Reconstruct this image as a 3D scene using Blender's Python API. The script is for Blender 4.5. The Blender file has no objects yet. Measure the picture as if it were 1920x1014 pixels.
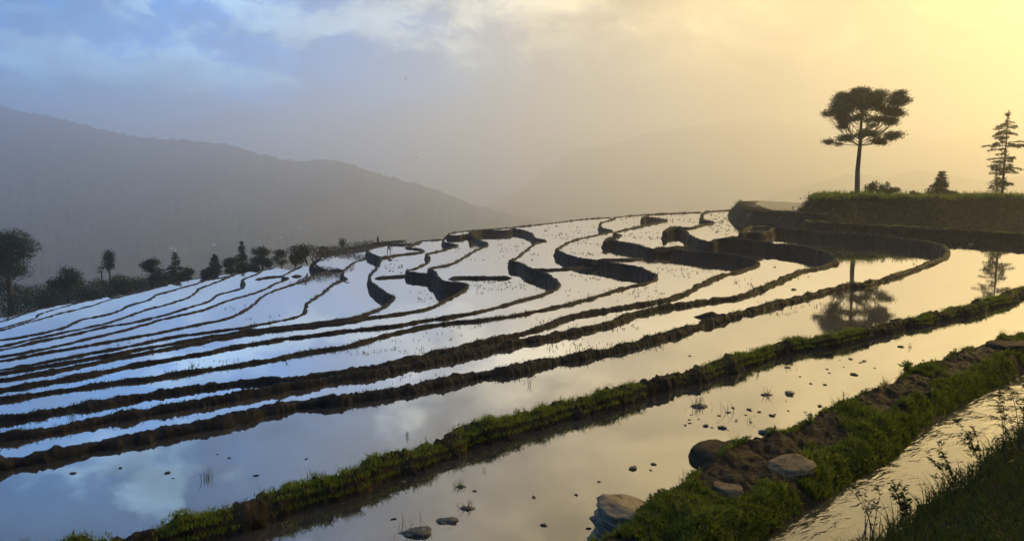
import bpy, bmesh, math
import numpy as np
from mathutils import Vector
from mathutils.bvhtree import BVHTree

rad = math.radians
scene = bpy.context.scene
COL = scene.collection
rng = np.random.default_rng(11)

# ------------------------------------------------------------------ camera
FPX, CX, CY, HOR = 1400.0, 960.0, 507.0, 338.0     # focal length and horizon in photograph pixels
CAMZ = 5.1                                          # eye height above the nearest paddy (z = 0)
PITCH = math.atan((CY - HOR) / FPX)
cam = bpy.data.cameras.new("camera")
cam.sensor_width = 36.0
cam.lens = FPX / 1920.0 * 36.0
cam.clip_start = 0.1
cam.clip_end = 30000.0
cam_ob = bpy.data.objects.new("camera", cam)
COL.objects.link(cam_ob)
cam_ob.location = (0, 0, CAMZ)
cam_ob.rotation_euler = (math.pi / 2 - PITCH, 0, 0)
scene.camera = cam_ob

# ------------------------------------------------------------------ sun, sky, exposure
SUN_AZ, SUN_EL = rad(54.0), rad(24.0)               # azimuth clockwise from +Y (camera forward)
SUN_DIR = Vector((math.sin(SUN_AZ) * math.cos(SUN_EL), math.cos(SUN_AZ) * math.cos(SUN_EL), math.sin(SUN_EL)))
sun = bpy.data.lights.new("sun", 'SUN')
sun.energy = 1.5
sun.angle = rad(2.5)
sun.color = (1.0, 0.68, 0.19)
sun_ob = bpy.data.objects.new("sun", sun)
COL.objects.link(sun_ob)
sun_ob.rotation_euler = (-SUN_DIR).to_track_quat('-Z', 'Y').to_euler()

scene.view_settings.view_transform = 'Standard'
scene.view_settings.look = 'None'
scene.view_settings.gamma = 1.0
scene.view_settings.exposure = 0.58
scene.view_settings.use_curve_mapping = False
HAZE_DENSITY = 0.00046
SKY_STRENGTH = 0.15

world = bpy.data.worlds.new("World")
scene.world = world
world.use_nodes = True


class NT:
    """tiny helper to write node trees"""
    def __init__(self, tree):
        self.t = tree
        tree.nodes.clear()

    def n(self, typ, **kw):
        nd = self.t.nodes.new(typ)
        for k, v in kw.items():
            setattr(nd, k, v)
        return nd

    def link(self, a, b):
        self.t.links.new(a, b)

    def val(self, sock, v):
        if hasattr(v, 'type') and hasattr(v, 'is_linked'):
            self.link(v, sock)
        else:
            sock.default_value = v

    def math(self, op, a, b=0.0, c=0.0, clamp=False):
        nd = self.n('ShaderNodeMath', operation=op, use_clamp=clamp)
        self.val(nd.inputs[0], a); self.val(nd.inputs[1], b); self.val(nd.inputs[2], c)
        return nd.outputs[0]

    def vmath(self, op, a, b=(0, 0, 0)):
        nd = self.n('ShaderNodeVectorMath', operation=op)
        self.val(nd.inputs[0], a); self.val(nd.inputs[1], b)
        return nd.outputs['Value'] if op in ('DOT_PRODUCT', 'LENGTH', 'DISTANCE') else nd.outputs[0]

    def mapr(self, v, a, b, c=0.0, d=1.0, smooth=True):
        nd = self.n('ShaderNodeMapRange', interpolation_type='SMOOTHSTEP' if smooth else 'LINEAR')
        nd.clamp = True
        self.val(nd.inputs[0], v)
        for i, x in enumerate((a, b, c, d)):
            self.val(nd.inputs[i + 1], x)
        return nd.outputs[0]

    def mix(self, f, a, b, blend='MIX'):
        nd = self.n('ShaderNodeMix', data_type='RGBA', blend_type=blend)
        self.val(nd.inputs[0], f)
        for s, x in ((nd.inputs[6], a), (nd.inputs[7], b)):
            self.val(s, x if not isinstance(x, tuple) or len(x) == 4 else x + (1.0,))
        return nd.outputs[2]

    def noise(self, vec, scale, detail=4.0, rough=0.55, dist=0.0, out='Fac'):
        nd = self.n('ShaderNodeTexNoise')
        self.link(vec, nd.inputs['Vector'])
        nd.inputs['Scale'].default_value = scale
        nd.inputs['Detail'].default_value = detail
        nd.inputs['Roughness'].default_value = rough
        nd.inputs['Distortion'].default_value = dist
        return nd.outputs[out]


w = NT(world.node_tree)
out = w.n('ShaderNodeOutputWorld')
bg = w.n('ShaderNodeBackground')
w.link(bg.outputs[0], out.inputs['Surface'])
sky = w.n('ShaderNodeTexSky', sky_type='NISHITA')
sky.sun_disc = False
sky.sun_elevation = SUN_EL
sky.sun_rotation = SUN_AZ
sky.air_density = 1.0
sky.dust_density = 0.5
sky.ozone_density = 4.0
geo = w.n('ShaderNodeTexCoord')
D = w.vmath('NORMALIZE', geo.outputs['Generated'])
sep = w.n('ShaderNodeSeparateXYZ'); w.link(D, sep.inputs[0])
dx, dy, dz = sep.outputs
el = w.math('MAXIMUM', dz, 0.0)
sunang = w.vmath('DOT_PRODUCT', D, tuple(SUN_DIR))            # cosine of the angle to the sun
# cloud banks: broad masses placed by direction, broken up by noise
az = w.math('ARCTAN2', dx, dy)
elv = w.math('ARCSINE', dz)
mpc = w.n('ShaderNodeMapping')
mpc.inputs['Scale'].default_value = (1.0, 1.0, 1.9)
mpc.inputs['Location'].default_value = (0.35, 0.1, 0.2)
w.link(D, mpc.inputs['Vector'])
cv_ = mpc.outputs[0]
big = w.noise(cv_, 3.4, 3.0, 0.5, 0.1)
fine = w.noise(cv_, 12.0, 12.0, 0.66, 0.2)
cl = w.math('ADD', w.math('MULTIPLY', big, 0.35), w.math('MULTIPLY', fine, 0.72))
# (azimuth, elevation, half widths, weight) of the cloud masses seen in the picture and in the water
for (a0, e0, sa, se, wt) in [(-0.67, 0.165, 0.08, 0.035, 0.24), (-0.56, 0.125, 0.08, 0.030, 0.20), (-0.42, 0.125, 0.12, 0.030, 0.18), (-0.40, 0.225, 0.10, 0.025, 0.13), (-0.27, 0.195, 0.05, 0.035, 0.20), (-0.18, 0.205, 0.06, 0.04, 0.20),
                             (0.02, 0.19, 0.16, 0.06, 0.13), (0.04, 0.27, 0.10, 0.05, 0.18), (-0.13, 0.31, 0.09, 0.03, 0.14), (-0.46, 0.36, 0.05, 0.05, 0.16), (0.10, 0.37, 0.05, 0.05, 0.12),
                             (-0.55, 0.235, 0.10, 0.022, -0.12), (0.0, 0.06, 0.5, 0.05, -0.10)]:
    q1 = w.math('POWER', w.math('ABSOLUTE', w.math('DIVIDE', w.math('SUBTRACT', az, a0), sa)), 2.0)
    q2 = w.math('POWER', w.math('ABSOLUTE', w.math('DIVIDE', w.math('SUBTRACT', elv, e0), se)), 2.0)
    g_ = w.math('POWER', 2.718, w.math('MULTIPLY', w.math('ADD', q1, q2), -1.0))
    cl = w.math('ADD', cl, w.math('MULTIPLY', g_, wt))
cmask = w.mapr(cl, 0.59, 0.73)
veil = w.mapr(w.noise(cv_, 2.2, 4.0, 0.5, 0.5), 0.35, 0.68)
skyc = w.vmath('SCALE', sky.outputs[0]); skyc.node.inputs['Scale'].default_value = SKY_STRENGTH
near_sun = w.mapr(sunang, 0.30, 0.80)
skyc = w.mix(1.0, skyc, w.mix(w.mapr(sunang, 0.2, 0.92), (0.02, 0.68, 1.34), (0.26, 0.22, 0.13)), 'MULTIPLY')   # deep blue away from the sun, warm towards it
cloud_col = w.mix(near_sun, (0.50, 0.86, 1.20), (1.30, 1.04, 0.52))
high = w.mapr(elv, 0.22, 0.42)                     # higher up the veil is plain grey cloud
grey_col = w.mix(near_sun, w.mix(high, (0.04, 0.31, 0.64), (0.17, 0.31, 0.47)), (0.90, 0.68, 0.31))
c1 = w.mix(w.mix(near_sun, w.math('MULTIPLY', w.math('ADD', veil, w.math('MULTIPLY', high, 0.8)), 0.42), (0.92, 0.92, 0.92)), skyc, grey_col)
c2 = w.mix(w.math('MULTIPLY', cmask, 0.9), c1, cloud_col)
c2 = w.mix(1.0, c2, w.mix(w.mapr(elv, 0.06, 0.19), w.mix(near_sun, (0.45, 1.15, 1.45), (0.3, 0.3, 0.3)), (1.0, 1.0, 1.0)), 'MULTIPLY')   # the sky pales out low over the hazy horizon
tex_ = w.mapr(w.noise(cv_, 6.5, 9.0, 0.62, 0.6), 0.32, 0.68, 0.62, 1.22)          # light and dark folds in the cloud veil
c2 = w.mix(1.0, c2, tex_, 'MULTIPLY')
w.link(c2, bg.inputs['Color'])
bg.inputs['Strength'].default_value = 1.0

scene.cycles.max_bounces = 8
scene.cycles.diffuse_bounces = 2
scene.cycles.glossy_bounces = 4
scene.cycles.transmission_bounces = 4
scene.cycles.transparent_max_bounces = 8
scene.cycles.volume_bounces = 5
scene.cycles.caustics_reflective = False
scene.cycles.caustics_refractive = False
scene.cycles.sample_clamp_indirect = 6.0
scene.cycles.use_denoising = True
try:
    scene.cycles.use_adaptive_sampling = True
    scene.cycles.adaptive_threshold = 0.02
except Exception:
    pass


# ------------------------------------------------------------------ small tools
def P(x, y, C):
    """where the line of sight through photograph pixel (x, y) meets the level C metres below the eye"""
    u, v = (x - CX) / FPX, -(y - CY) / FPX
    cp, sp = math.cos(PITCH), math.sin(PITCH)
    d = np.array([u, cp + v * sp, -sp + v * cp])
    t = C / -d[2]
    return np.array([0, 0, CAMZ]) + d * t


def PD(x, y, dist):
    u, v = (x - CX) / FPX, -(y - CY) / FPX
    cp, sp = math.cos(PITCH), math.sin(PITCH)
    d = np.array([u, cp + v * sp, -sp + v * cp])
    return np.array([0, 0, CAMZ]) + d * (dist / d[1])


def _hash(i, j, k, seed):
    with np.errstate(over='ignore'):
        h = (i.astype(np.uint32) * np.uint32(374761393) + j.astype(np.uint32) * np.uint32(668265263)
             + k.astype(np.uint32) * np.uint32(2147483647 & 1274126177) + np.uint32(seed * 974711 + 17))
        h = (h ^ (h >> np.uint32(13))) * np.uint32(1274126177)
        h = h ^ (h >> np.uint32(16))
    return h.astype(np.float64) / 4294967295.0 * 2 - 1


def vnoise(p, seed=0):
    p = np.asarray(p, float)
    f = np.floor(p); r = p - f
    r = r * r * r * (r * (r * 6 - 15) + 10)
    i = f.astype(np.int64)
    res = 0
    for a in (0, 1):
        for b in (0, 1):
            for c in (0, 1):
                wgt = (r[:, 0] if a else 1 - r[:, 0]) * (r[:, 1] if b else 1 - r[:, 1]) * (r[:, 2] if c else 1 - r[:, 2])
                res = res + wgt * _hash(i[:, 0] + a, i[:, 1] + b, i[:, 2] + c, seed)
    return res


def fbm(p, octaves=4, seed=0, gain=0.5):
    p = np.asarray(p, float)
    a, s, t = 1.0, 0.0, 0.0
    for o in range(octaves):
        s = s + a * vnoise(p * (2.03 ** o) + o * 17.3, seed + o)
        t += a
        a *= gain
    return s / t


def mesh_np(name, verts, quads, mat, parent=None, smooth=True, tris=None):
    me = bpy.data.meshes.new(name)
    verts = np.asarray(verts, np.float32)
    nq = 0 if quads is None else len(quads)
    nt = 0 if tris is None else len(tris)
    me.vertices.add(len(verts))
    me.vertices.foreach_set('co', verts.ravel())
    loops = []
    if nq: loops.append(np.asarray(quads, np.int32).ravel())
    if nt: loops.append(np.asarray(tris, np.int32).ravel())
    loops = np.concatenate(loops)
    me.loops.add(len(loops))
    me.loops.foreach_set('vertex_index', loops)
    starts = np.concatenate([np.arange(nq) * 4, nq * 4 + np.arange(nt) * 3]).astype(np.int32)
    me.polygons.add(nq + nt)
    me.polygons.foreach_set('loop_start', starts)
    if smooth:
        me.polygons.foreach_set('use_smooth', np.ones(nq + nt, bool))
    me.update(calc_edges=True)
    me.validate()
    if mat: me.materials.append(mat)
    ob = bpy.data.objects.new(name, me)
    COL.objects.link(ob)
    if parent: ob.parent = parent
    return ob


def tag(o, label=None, cat=None, group=None, kind=None):
    if label: o['label'] = label
    if cat: o['category'] = cat
    if group: o['group'] = group
    if kind: o['kind'] = kind
    return o


def thing(name, loc, label, cat, group=None):
    o = bpy.data.objects.new(name, None)
    COL.objects.link(o)
    o.location = tuple(float(c) for c in loc)
    return tag(o, label, cat, group)


# ------------------------------------------------------------------ materials
def mat_new(name):
    m = bpy.data.materials.new(name)
    m.use_nodes = True
    t = NT(m.node_tree)
    o = t.n('ShaderNodeOutputMaterial')
    return m, t, o


def mat_earth(name, c_dark, c_mid, c_light, scale=3.0, rough=(0.5, 0.9), bump=0.5, bscale=14.0, tint=None, spec=0.07):
    m, t, o = mat_new(name)
    co = t.n('ShaderNodeTexCoord').outputs['Object']
    a = t.noise(co, scale, 6, 0.6, 0.2)
    b = t.noise(co, scale * 6.3, 4, 0.6)
    c = t.mix(t.mapr(a, 0.35, 0.6), c_dark, c_mid)
    c = t.mix(t.mapr(b, 0.5, 0.75), c, c_light)
    if tint:
        c = t.mix(t.math('MULTIPLY', t.mapr(t.noise(co, 0.35, 3, 0.5), 0.52, 0.7), 0.8), c, tint)
    p = t.n('ShaderNodeBsdfPrincipled')
    t.link(c, p.inputs['Base Color'])
    t.link(t.mapr(b, 0.3, 0.7, rough[0], rough[1]), p.inputs['Roughness'])
    p.inputs['Specular IOR Level'].default_value = spec
    bp = t.n('ShaderNodeBump')
    bp.inputs['Strength'].default_value = bump
    bp.inputs['Distance'].default_value = 0.05
    t.link(t.noise(co, bscale, 7, 0.65, 0.2), bp.inputs['Height'])
    t.link(bp.outputs[0], p.inputs['Normal'])
    t.link(p.outputs[0], o.inputs['Surface'])
    return m


def mat_leaf(name, c0, c1, scale=1.5, trans=0.35, rough=0.5, spec=0.15):
    m, t, o = mat_new(name)
    co = t.n('ShaderNodeTexCoord').outputs['Object']
    a = t.noise(co, scale, 3, 0.6)
    b = t.noise(co, scale * 9, 2, 0.6)
    f = t.mapr(t.math('ADD', t.math('MULTIPLY', a, 0.6), t.math('MULTIPLY', b, 0.4)), 0.35, 0.65)
    c = t.mix(f, c0, c1)
    p = t.n('ShaderNodeBsdfPrincipled')
    t.link(c, p.inputs['Base Color'])
    p.inputs['Roughness'].default_value = rough
    p.inputs['Specular IOR Level'].default_value = spec
    tr = t.n('ShaderNodeBsdfTranslucent')
    t.link(t.mix(0.5, c, (min(1, c1[0] * 1.5), min(1, c1[1] * 1.5), c1[2] * 0.6)), tr.inputs['Color'])
    mx = t.n('ShaderNodeMixShader')
    mx.inputs[0].default_value = trans
    t.link(p.outputs[0], mx.inputs[1]); t.link(tr.outputs[0], mx.inputs[2])
    t.link(mx.outputs[0], o.inputs['Surface'])
    return m


def mat_water(name, mud, power=1.0, rough=0.02, ripple=0.0, rscale=2.0, stretch=(1, 1, 1), detail=3.0, patch=True, rot=0.0, calm=False):
    """still muddy water: silt seen from above, a mirror towards grazing angles"""
    m, t, o = mat_new(name)
    co = t.n('ShaderNodeTexCoord').outputs['Object']
    mp = t.n('ShaderNodeMapping')
    mp.inputs['Scale'].default_value = stretch
    t.link(co, mp.inputs['Vector'])
    rt = t.n('ShaderNodeVectorRotate', rotation_type='Z_AXIS'); rt.inputs['Angle'].default_value = rot
    t.link(co, rt.inputs['Vector']); t.link(rt.outputs[0], mp.inputs['Vector'])
    v = mp.outputs[0]
    n1 = t.noise(co, 0.35, 5, 0.6, 0.5)
    c = t.mix(t.mapr(n1, 0.35, 0.7), mud, tuple(x * 0.6 for x in mud))
    df = t.n('ShaderNodeBsdfDiffuse'); t.link(c, df.inputs['Color'])
    gl = t.n('ShaderNodeBsdfGlossy'); gl.inputs['Color'].default_value = (0.97, 0.97, 0.97, 1)
    if patch:
        t.link(t.mapr(t.noise(co, 0.16, 4, 0.6, 0.6), 0.4, 0.7, rough, rough * 5), gl.inputs['Roughness'])
    else:
        gl.inputs['Roughness'].default_value = rough
    lw = t.n('ShaderNodeLayerWeight'); lw.inputs['Blend'].default_value = 0.5
    f = t.math('POWER', lw.outputs['Facing'], power)
    mx = t.n('ShaderNodeMixShader')
    t.link(f, mx.inputs[0]); t.link(df.outputs[0], mx.inputs[1]); t.link(gl.outputs[0], mx.inputs[2])
    if ripple > 0:
        bp = t.n('ShaderNodeBump')
        bp.inputs['Strength'].default_value = 1.0
        bp.inputs['Distance'].default_value = ripple
        hh = t.noise(v, rscale, detail, 0.55, 0.4)
        if calm:
            hh = t.math('MULTIPLY', hh, t.mapr(t.noise(co, 0.9, 2, 0.5), 0.35, 0.65, 0.15, 1.0))
        t.link(hh, bp.inputs['Height'])
        for nd in (df, gl): t.link(bp.outputs[0], nd.inputs['Normal'])
    t.link(mx.outputs[0], o.inputs['Surface'])
    return m


M_MUD = mat_earth("mud", (0.007, 0.0066, 0.006), (0.016, 0.0145, 0.0128), (0.033, 0.030, 0.026), 2.2, (0.45, 0.85), 0.6, 9.0,
                  tint=(0.024, 0.018, 0.014))
M_BANK = mat_earth("grassy_bank_earth", (0.010, 0.0075, 0.005), (0.028, 0.021, 0.013), (0.065, 0.048, 0.030), 2.5, (0.5, 0.9), 0.7, 12.0)
M_WET = mat_earth("wet_mud", (0.015, 0.013, 0.010), (0.03, 0.026, 0.02), (0.06, 0.052, 0.04), 1.0, (0.06, 0.75), 0.5, 3.0, spec=0.5)
M_SOIL = mat_earth("hillside_soil", (0.015, 0.018, 0.009), (0.026, 0.029, 0.013), (0.05, 0.048, 0.028), 0.4, (0.8, 0.95), 0.4, 3.0)
M_ROCK = mat_earth("grey_brown_rock", (0.095, 0.064, 0.032), (0.18, 0.128, 0.068), (0.27, 0.20, 0.11), 3.0, (0.6, 0.9), 0.6, 16.0)
M_ROCKD = mat_earth("dark_brown_rock", (0.024, 0.016, 0.008), (0.055, 0.038, 0.019), (0.105, 0.075, 0.040), 4.0, (0.55, 0.9), 0.8, 14.0)
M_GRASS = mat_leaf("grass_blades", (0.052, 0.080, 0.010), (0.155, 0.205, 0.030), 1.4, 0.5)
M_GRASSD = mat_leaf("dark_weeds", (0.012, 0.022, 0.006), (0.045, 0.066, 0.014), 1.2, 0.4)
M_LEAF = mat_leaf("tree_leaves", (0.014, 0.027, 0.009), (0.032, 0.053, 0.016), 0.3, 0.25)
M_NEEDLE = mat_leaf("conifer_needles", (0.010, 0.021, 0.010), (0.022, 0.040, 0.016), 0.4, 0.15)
M_BARK = mat_earth("bark", (0.035, 0.026, 0.018), (0.07, 0.052, 0.036), (0.12, 0.095, 0.07), 4.0, (0.8, 0.95), 0.6, 10.0)
M_STRAW = mat_leaf("dead_straw", (0.05, 0.04, 0.022), (0.13, 0.105, 0.06), 5.0, 0.15, 0.6)
M_GRASSM = mat_leaf("mossy_weeds", (0.030, 0.042, 0.008), (0.095, 0.115, 0.020), 1.3, 0.45)
M_GRASSL = mat_leaf("light_grass", (0.07, 0.095, 0.015), (0.16, 0.19, 0.035), 2.0, 0.5)
M_STRAWL = mat_leaf("pale_straw", (0.10, 0.085, 0.04), (0.24, 0.20, 0.11), 5.0, 0.3, 0.6)
M_FOREST = mat_earth("mountain_forest", (0.018, 0.030, 0.016), (0.035, 0.050, 0.024), (0.07, 0.075, 0.045), 0.006, (0.9, 1.0), 0.9, 0.03)
M_WATER = mat_water("paddy_water", (0.055, 0.052, 0.048), 0.55, 0.006, 0.0003, 1.6, (1, 1, 1))
M_WATERN = mat_water("near_paddy_water", (0.045, 0.043, 0.041), 1.95, 0.008, 0.0007, 2.4, (1, 1, 1))
M_WATERB = mat_water("ruffled_paddy_water", (0.10, 0.088, 0.07), 0.85, 0.02, 0.0016, 2.2, (1, 1, 1), calm=True)
M_WATERC = mat_water("silty_paddy_water", (0.12, 0.10, 0.075), 0.75, 0.012, 0.0006, 1.4, (1, 1, 1))
M_STREAM = mat_water("stream_water", (0.06, 0.052, 0.04), 2.6, 0.12, 0.045, 3.4, (0.8, 1.9, 1), 2.5, patch=False, rot=rad(-38), calm=True)


def mat_flat(name, c, rough=0.8):
    m, t, o = mat_new(name)
    p = t.n('ShaderNodeBsdfPrincipled')
    co = t.n('ShaderNodeTexCoord').outputs['Object']
    t.link(t.mix(t.noise(co, 6, 4, 0.6), tuple(x * 0.75 for x in c), tuple(min(1, x * 1.2) for x in c)), p.inputs['Base Color'])
    p.inputs['Roughness'].default_value = rough
    t.link(p.outputs[0], o.inputs['Surface'])
    return m


M_CLOTH = mat_flat("dark_cloth", (0.022, 0.022, 0.028))
M_CLOTH2 = mat_flat("dark_trousers", (0.018, 0.019, 0.022))
M_SKIN = mat_flat("skin", (0.22, 0.13, 0.085), 0.55)
M_HAIR = mat_flat("black_hair", (0.012, 0.010, 0.009), 0.5)
M_WHITEWALL = mat_flat("white_wall", (0.75, 0.74, 0.70))
M_ROOF = mat_flat("grey_roof", (0.20, 0.20, 0.21))
M_BIRD = mat_flat("dark_feathers", (0.03, 0.028, 0.028))


# ------------------------------------------------------------------ sweeps
def smooth_path(ctrl, per=14):
    c = np.asarray(ctrl, float)
    c = np.vstack([2 * c[0] - c[1], c, 2 * c[-1] - c[-2]])
    res = []
    for i in range(1, len(c) - 2):
        p0, p1, p2, p3 = c[i - 1:i + 3]
        a = 0.5
        t0 = 0.0
        t1 = t0 + max(np.linalg.norm(p1 - p0), 1e-4) ** a
        t2 = t1 + max(np.linalg.norm(p2 - p1), 1e-4) ** a
        t3 = t2 + max(np.linalg.norm(p3 - p2), 1e-4) ** a
        t = np.linspace(t1, t2, per, endpoint=False)[:, None]
        A1 = (t1 - t) / (t1 - t0) * p0 + (t - t0) / (t1 - t0) * p1
        A2 = (t2 - t) / (t2 - t1) * p1 + (t - t1) / (t2 - t1) * p2
        A3 = (t3 - t) / (t3 - t2) * p2 + (t - t2) / (t3 - t2) * p3
        B1 = (t2 - t) / (t2 - t0) * A1 + (t - t0) / (t2 - t0) * A2
        B2 = (t3 - t) / (t3 - t1) * A2 + (t - t1) / (t3 - t1) * A3
        res.append((t2 - t) / (t2 - t1) * B1 + (t - t1) / (t2 - t1) * B2)
    res.append(c[-2][None])
    return np.vstack(res)


def resample(path, k=460.0, lo=0.035, hi=0.5):
    d = np.linalg.norm(np.diff(path, axis=0), axis=1)
    mid = (path[1:] + path[:-1]) / 2
    dist = np.linalg.norm(mid - np.array([0, 0, CAMZ]), axis=1)
    step = np.clip(dist / k, lo, hi)
    cum = np.concatenate([[0], np.cumsum(d / step)])
    n = max(int(cum[-1]), 4)
    q = np.linspace(0, cum[-1], n)
    return np.stack([np.interp(q, cum, path[:, i]) for i in range(3)], 1)


def sweep(name, ctrl, prof, mat, seed=0, lump=0.07, lfreq=2.2, meander=0.07, crest_var=0.06, wvar=0.25, k=460.0, parent=None, taper=True):
    """sweep a cross profile [(u, z)] (u > 0 on the left of the walking direction) along ctrl, lumpy like hand-laid mud"""
    path = resample(smooth_path(ctrl), k)
    n = len(path)
    tg = np.gradient(path, axis=0); tg[:, 2] = 0
    ln = np.linalg.norm(tg, axis=1, keepdims=True)
    tg = tg / np.maximum(ln, 1e-6)
    ker = np.ones(5) / 5
    if n > 12:
        for i in (0, 1):
            tg[:, i] = np.convolve(np.pad(tg[:, i], 2, mode='edge'), ker, mode='valid')
        tg /= np.maximum(np.linalg.norm(tg, axis=1, keepdims=True), 1e-6)
    nr = np.stack([-tg[:, 1], tg[:, 0], np.zeros(n)], 1)
    u = np.array([p[0] for p in prof]); z = np.array([p[1] for p in prof])
    m = len(prof)
    du = np.gradient(u); dzp = np.gradient(z)
    nl = np.stack([-dzp, du], 1); nl /= np.linalg.norm(nl, axis=1, keepdims=True)
    nl *= np.sign(nl[:, 1:2] + 1e-6)
    mean = meander * fbm(path * 0.9, 2, seed + 3)
    wv = 1 + wvar * fbm(path * 0.6, 2, seed + 5)
    cv = crest_var * (fbm(path * 1.3, 3, seed + 7))
    ztop = z.max()
    hz = np.clip(z / max(ztop, 1e-3), 0, 1)
    V = path[:, None, :] + nr[:, None, :] * (u[None, :] * wv[:, None] + mean[:, None])[..., None]
    V[:, :, 2] += z[None, :] + cv[:, None] * hz[None, :]
    sl = np.concatenate([[0], np.cumsum(np.linalg.norm(np.diff(path, axis=0), axis=1))])
    if taper:
        tp_ = np.clip(np.minimum(sl, sl[-1] - sl) / 0.9, 0, 1) ** 0.6
        low = path[:, 2] + z.min() - 0.05
        V[:, :, 2] = low[:, None] + (V[:, :, 2] - low[:, None]) * tp_[:, None]
    flat = V.reshape(-1, 3)
    disp = lump * (0.55 * fbm(flat * lfreq * 0.45, 2, seed + 10) + 0.6 * fbm(flat * lfreq, 4, seed + 11, 0.6) + 0.55 * (np.abs(fbm(flat * lfreq * 2.3 + 5, 3, seed + 13)) * 2 - 0.5))
    env = np.where(z < -0.02, 1.7, 1.0) * np.ones(m); env[0] = env[-1] = 0.3
    disp = disp * np.tile(env, n)
    flat = flat + (np.repeat(nr, m, 0) * np.tile(nl[:, 0], n)[:, None] + np.array([0, 0, 1]) * np.tile(nl[:, 1], n)[:, None]) * disp[:, None]
    idx = np.arange(n * m).reshape(n, m)
    q = np.stack([idx[:-1, :-1], idx[1:, :-1], idx[1:, 1:], idx[:-1, 1:]], -1).reshape(-1, 4)
    ob = mesh_np(name, flat, q, mat, parent)
    return ob, flat.reshape(n, m, 3), path


def sheet(name, pts, z, mat, kind='structure'):
    me = bpy.data.meshes.new(name)
    pts = [(float(p[0]), float(p[1]), float(z)) for p in pts]
    area = sum(pts[i - 1][0] * pts[i][1] - pts[i][0] * pts[i - 1][1] for i in range(len(pts)))
    if area < 0: pts = pts[::-1]
    bm = bmesh.new()
    f = bm.faces.new([bm.verts.new(p) for p in pts])
    f.normal_update()
    bmesh.ops.triangulate(bm, faces=[f], ngon_method='EAR_CLIP')
    bm.to_mesh(me); bm.free()
    me.materials.append(mat)
    ob = bpy.data.objects.new(name, me)
    COL.objects.link(ob)
    ob['kind'] = kind
    return ob


# ------------------------------------------------------------------ terrain: valley floor sheet, mountains
def terrain():
    nr_, na = 90, 180
    r = np.concatenate([[0.0], np.geomspace(20, 12000, nr_ - 1)])
    a = np.linspace(-math.pi, math.pi, na, endpoint=False)
    R, A = np.meshgrid(r, a, indexing='ij')
    X, Y = R * np.sin(A), R * np.cos(A)
    fall = np.clip((R - 125) / 420, 0, 1)
    front = -19.0 - 230 * fall * fall * (3 - 2 * fall)
    back = 1.5 + 0.25 * np.clip(R, 0, 400)
    side = np.clip((np.abs(A) - rad(95)) / rad(40), 0, 1)
    Z = front * (1 - side) + back * side
    Z = np.where(R < 21, -19.0, Z)
    pts = np.stack([X, Y, Z], -1).reshape(-1, 3)
    pts[:, 2] += 12 * fbm(pts * 0.004, 4, 5) * np.clip((R.ravel() - 150) / 400, 0, 1)
    idx = np.arange(nr_ * na).reshape(nr_, na)
    q = np.stack([idx[:-1], idx[1:], np.roll(idx, -1, 1)[1:], np.roll(idx, -1, 1)[:-1]], -1).reshape(-1, 4)
    ob = mesh_np("valley_ground", pts, q, M_SOIL)
    ob['kind'] = 'structure'


terrain()


def mountain(name, sil, dist, foot, zfoot, seed, rough=1.0, ns=420, nt_=70):
    """a ridge whose crest runs through the given skyline; spurs and gullies run down to the valley"""
    sx = np.array([s[0] for s in sil], float); sy = np.array([s[1] for s in sil], float)
    xs = np.linspace(sx[0], sx[-1], ns)
    ys = np.interp(xs, sx, sy)
    ker = np.ones(5) / 5
    ys = np.convolve(np.pad(ys, 2, mode='edge'), ker, 'valid')
    crest = np.array([PD(x, y, dist(x)) for x, y in zip(xs, ys)])
    front = np.array([PD(x, HOR, foot(x)) for x in xs]); front[:, 2] = zfoot
    backp = crest + (crest - front) * np.array([0.55, 0.55, 0]); backp[:, 2] = zfoot
    t = np.linspace(0, 1, nt_)
    rows = []
    for tt in t:
        if tt <= 0.72:
            s = tt / 0.72
            p = front * (1 - s) + crest * s
            p[:, 2] = front[:, 2] + (crest[:, 2] - front[:, 2]) * (0.55 * s + 0.45 * s ** 1.9)
        else:
            s = (tt - 0.72) / 0.28
            p = crest * (1 - s) + backp * s
            p[:, 2] = crest[:, 2] + (backp[:, 2] - crest[:, 2]) * s ** 1.2
        rows.append(p)
    V = np.array(rows)
    flat = V.reshape(-1, 3)
    tt = np.repeat(t, ns)
    env = np.clip(1 - np.abs(tt - 0.72) / 0.06, 0, 1)
    gul = (1 - np.abs(fbm(flat * np.array([0.0035, 0.0012, 0.002]), 4, seed))) - 0.7
    flat[:, 2] += rough * 70 * gul * np.clip(np.sin(np.clip(tt / 0.72, 0, 1) * math.pi), 0, 1)
    flat[:, 2] += rough * (7 * fbm(flat * 0.02, 4, seed + 4) * (1 - env) + 16 * np.abs(fbm(flat * 0.035, 4, seed + 9, 0.65)))
    idx = np.arange(ns * nt_).reshape(nt_, ns)
    q = np.stack([idx[:-1, :-1], idx[:-1, 1:], idx[1:, 1:], idx[1:, :-1]], -1).reshape(-1, 4)
    ob = mesh_np(name, flat, q, M_FOREST)
    ob['kind'] = 'structure'
    return ob, flat, q


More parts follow.
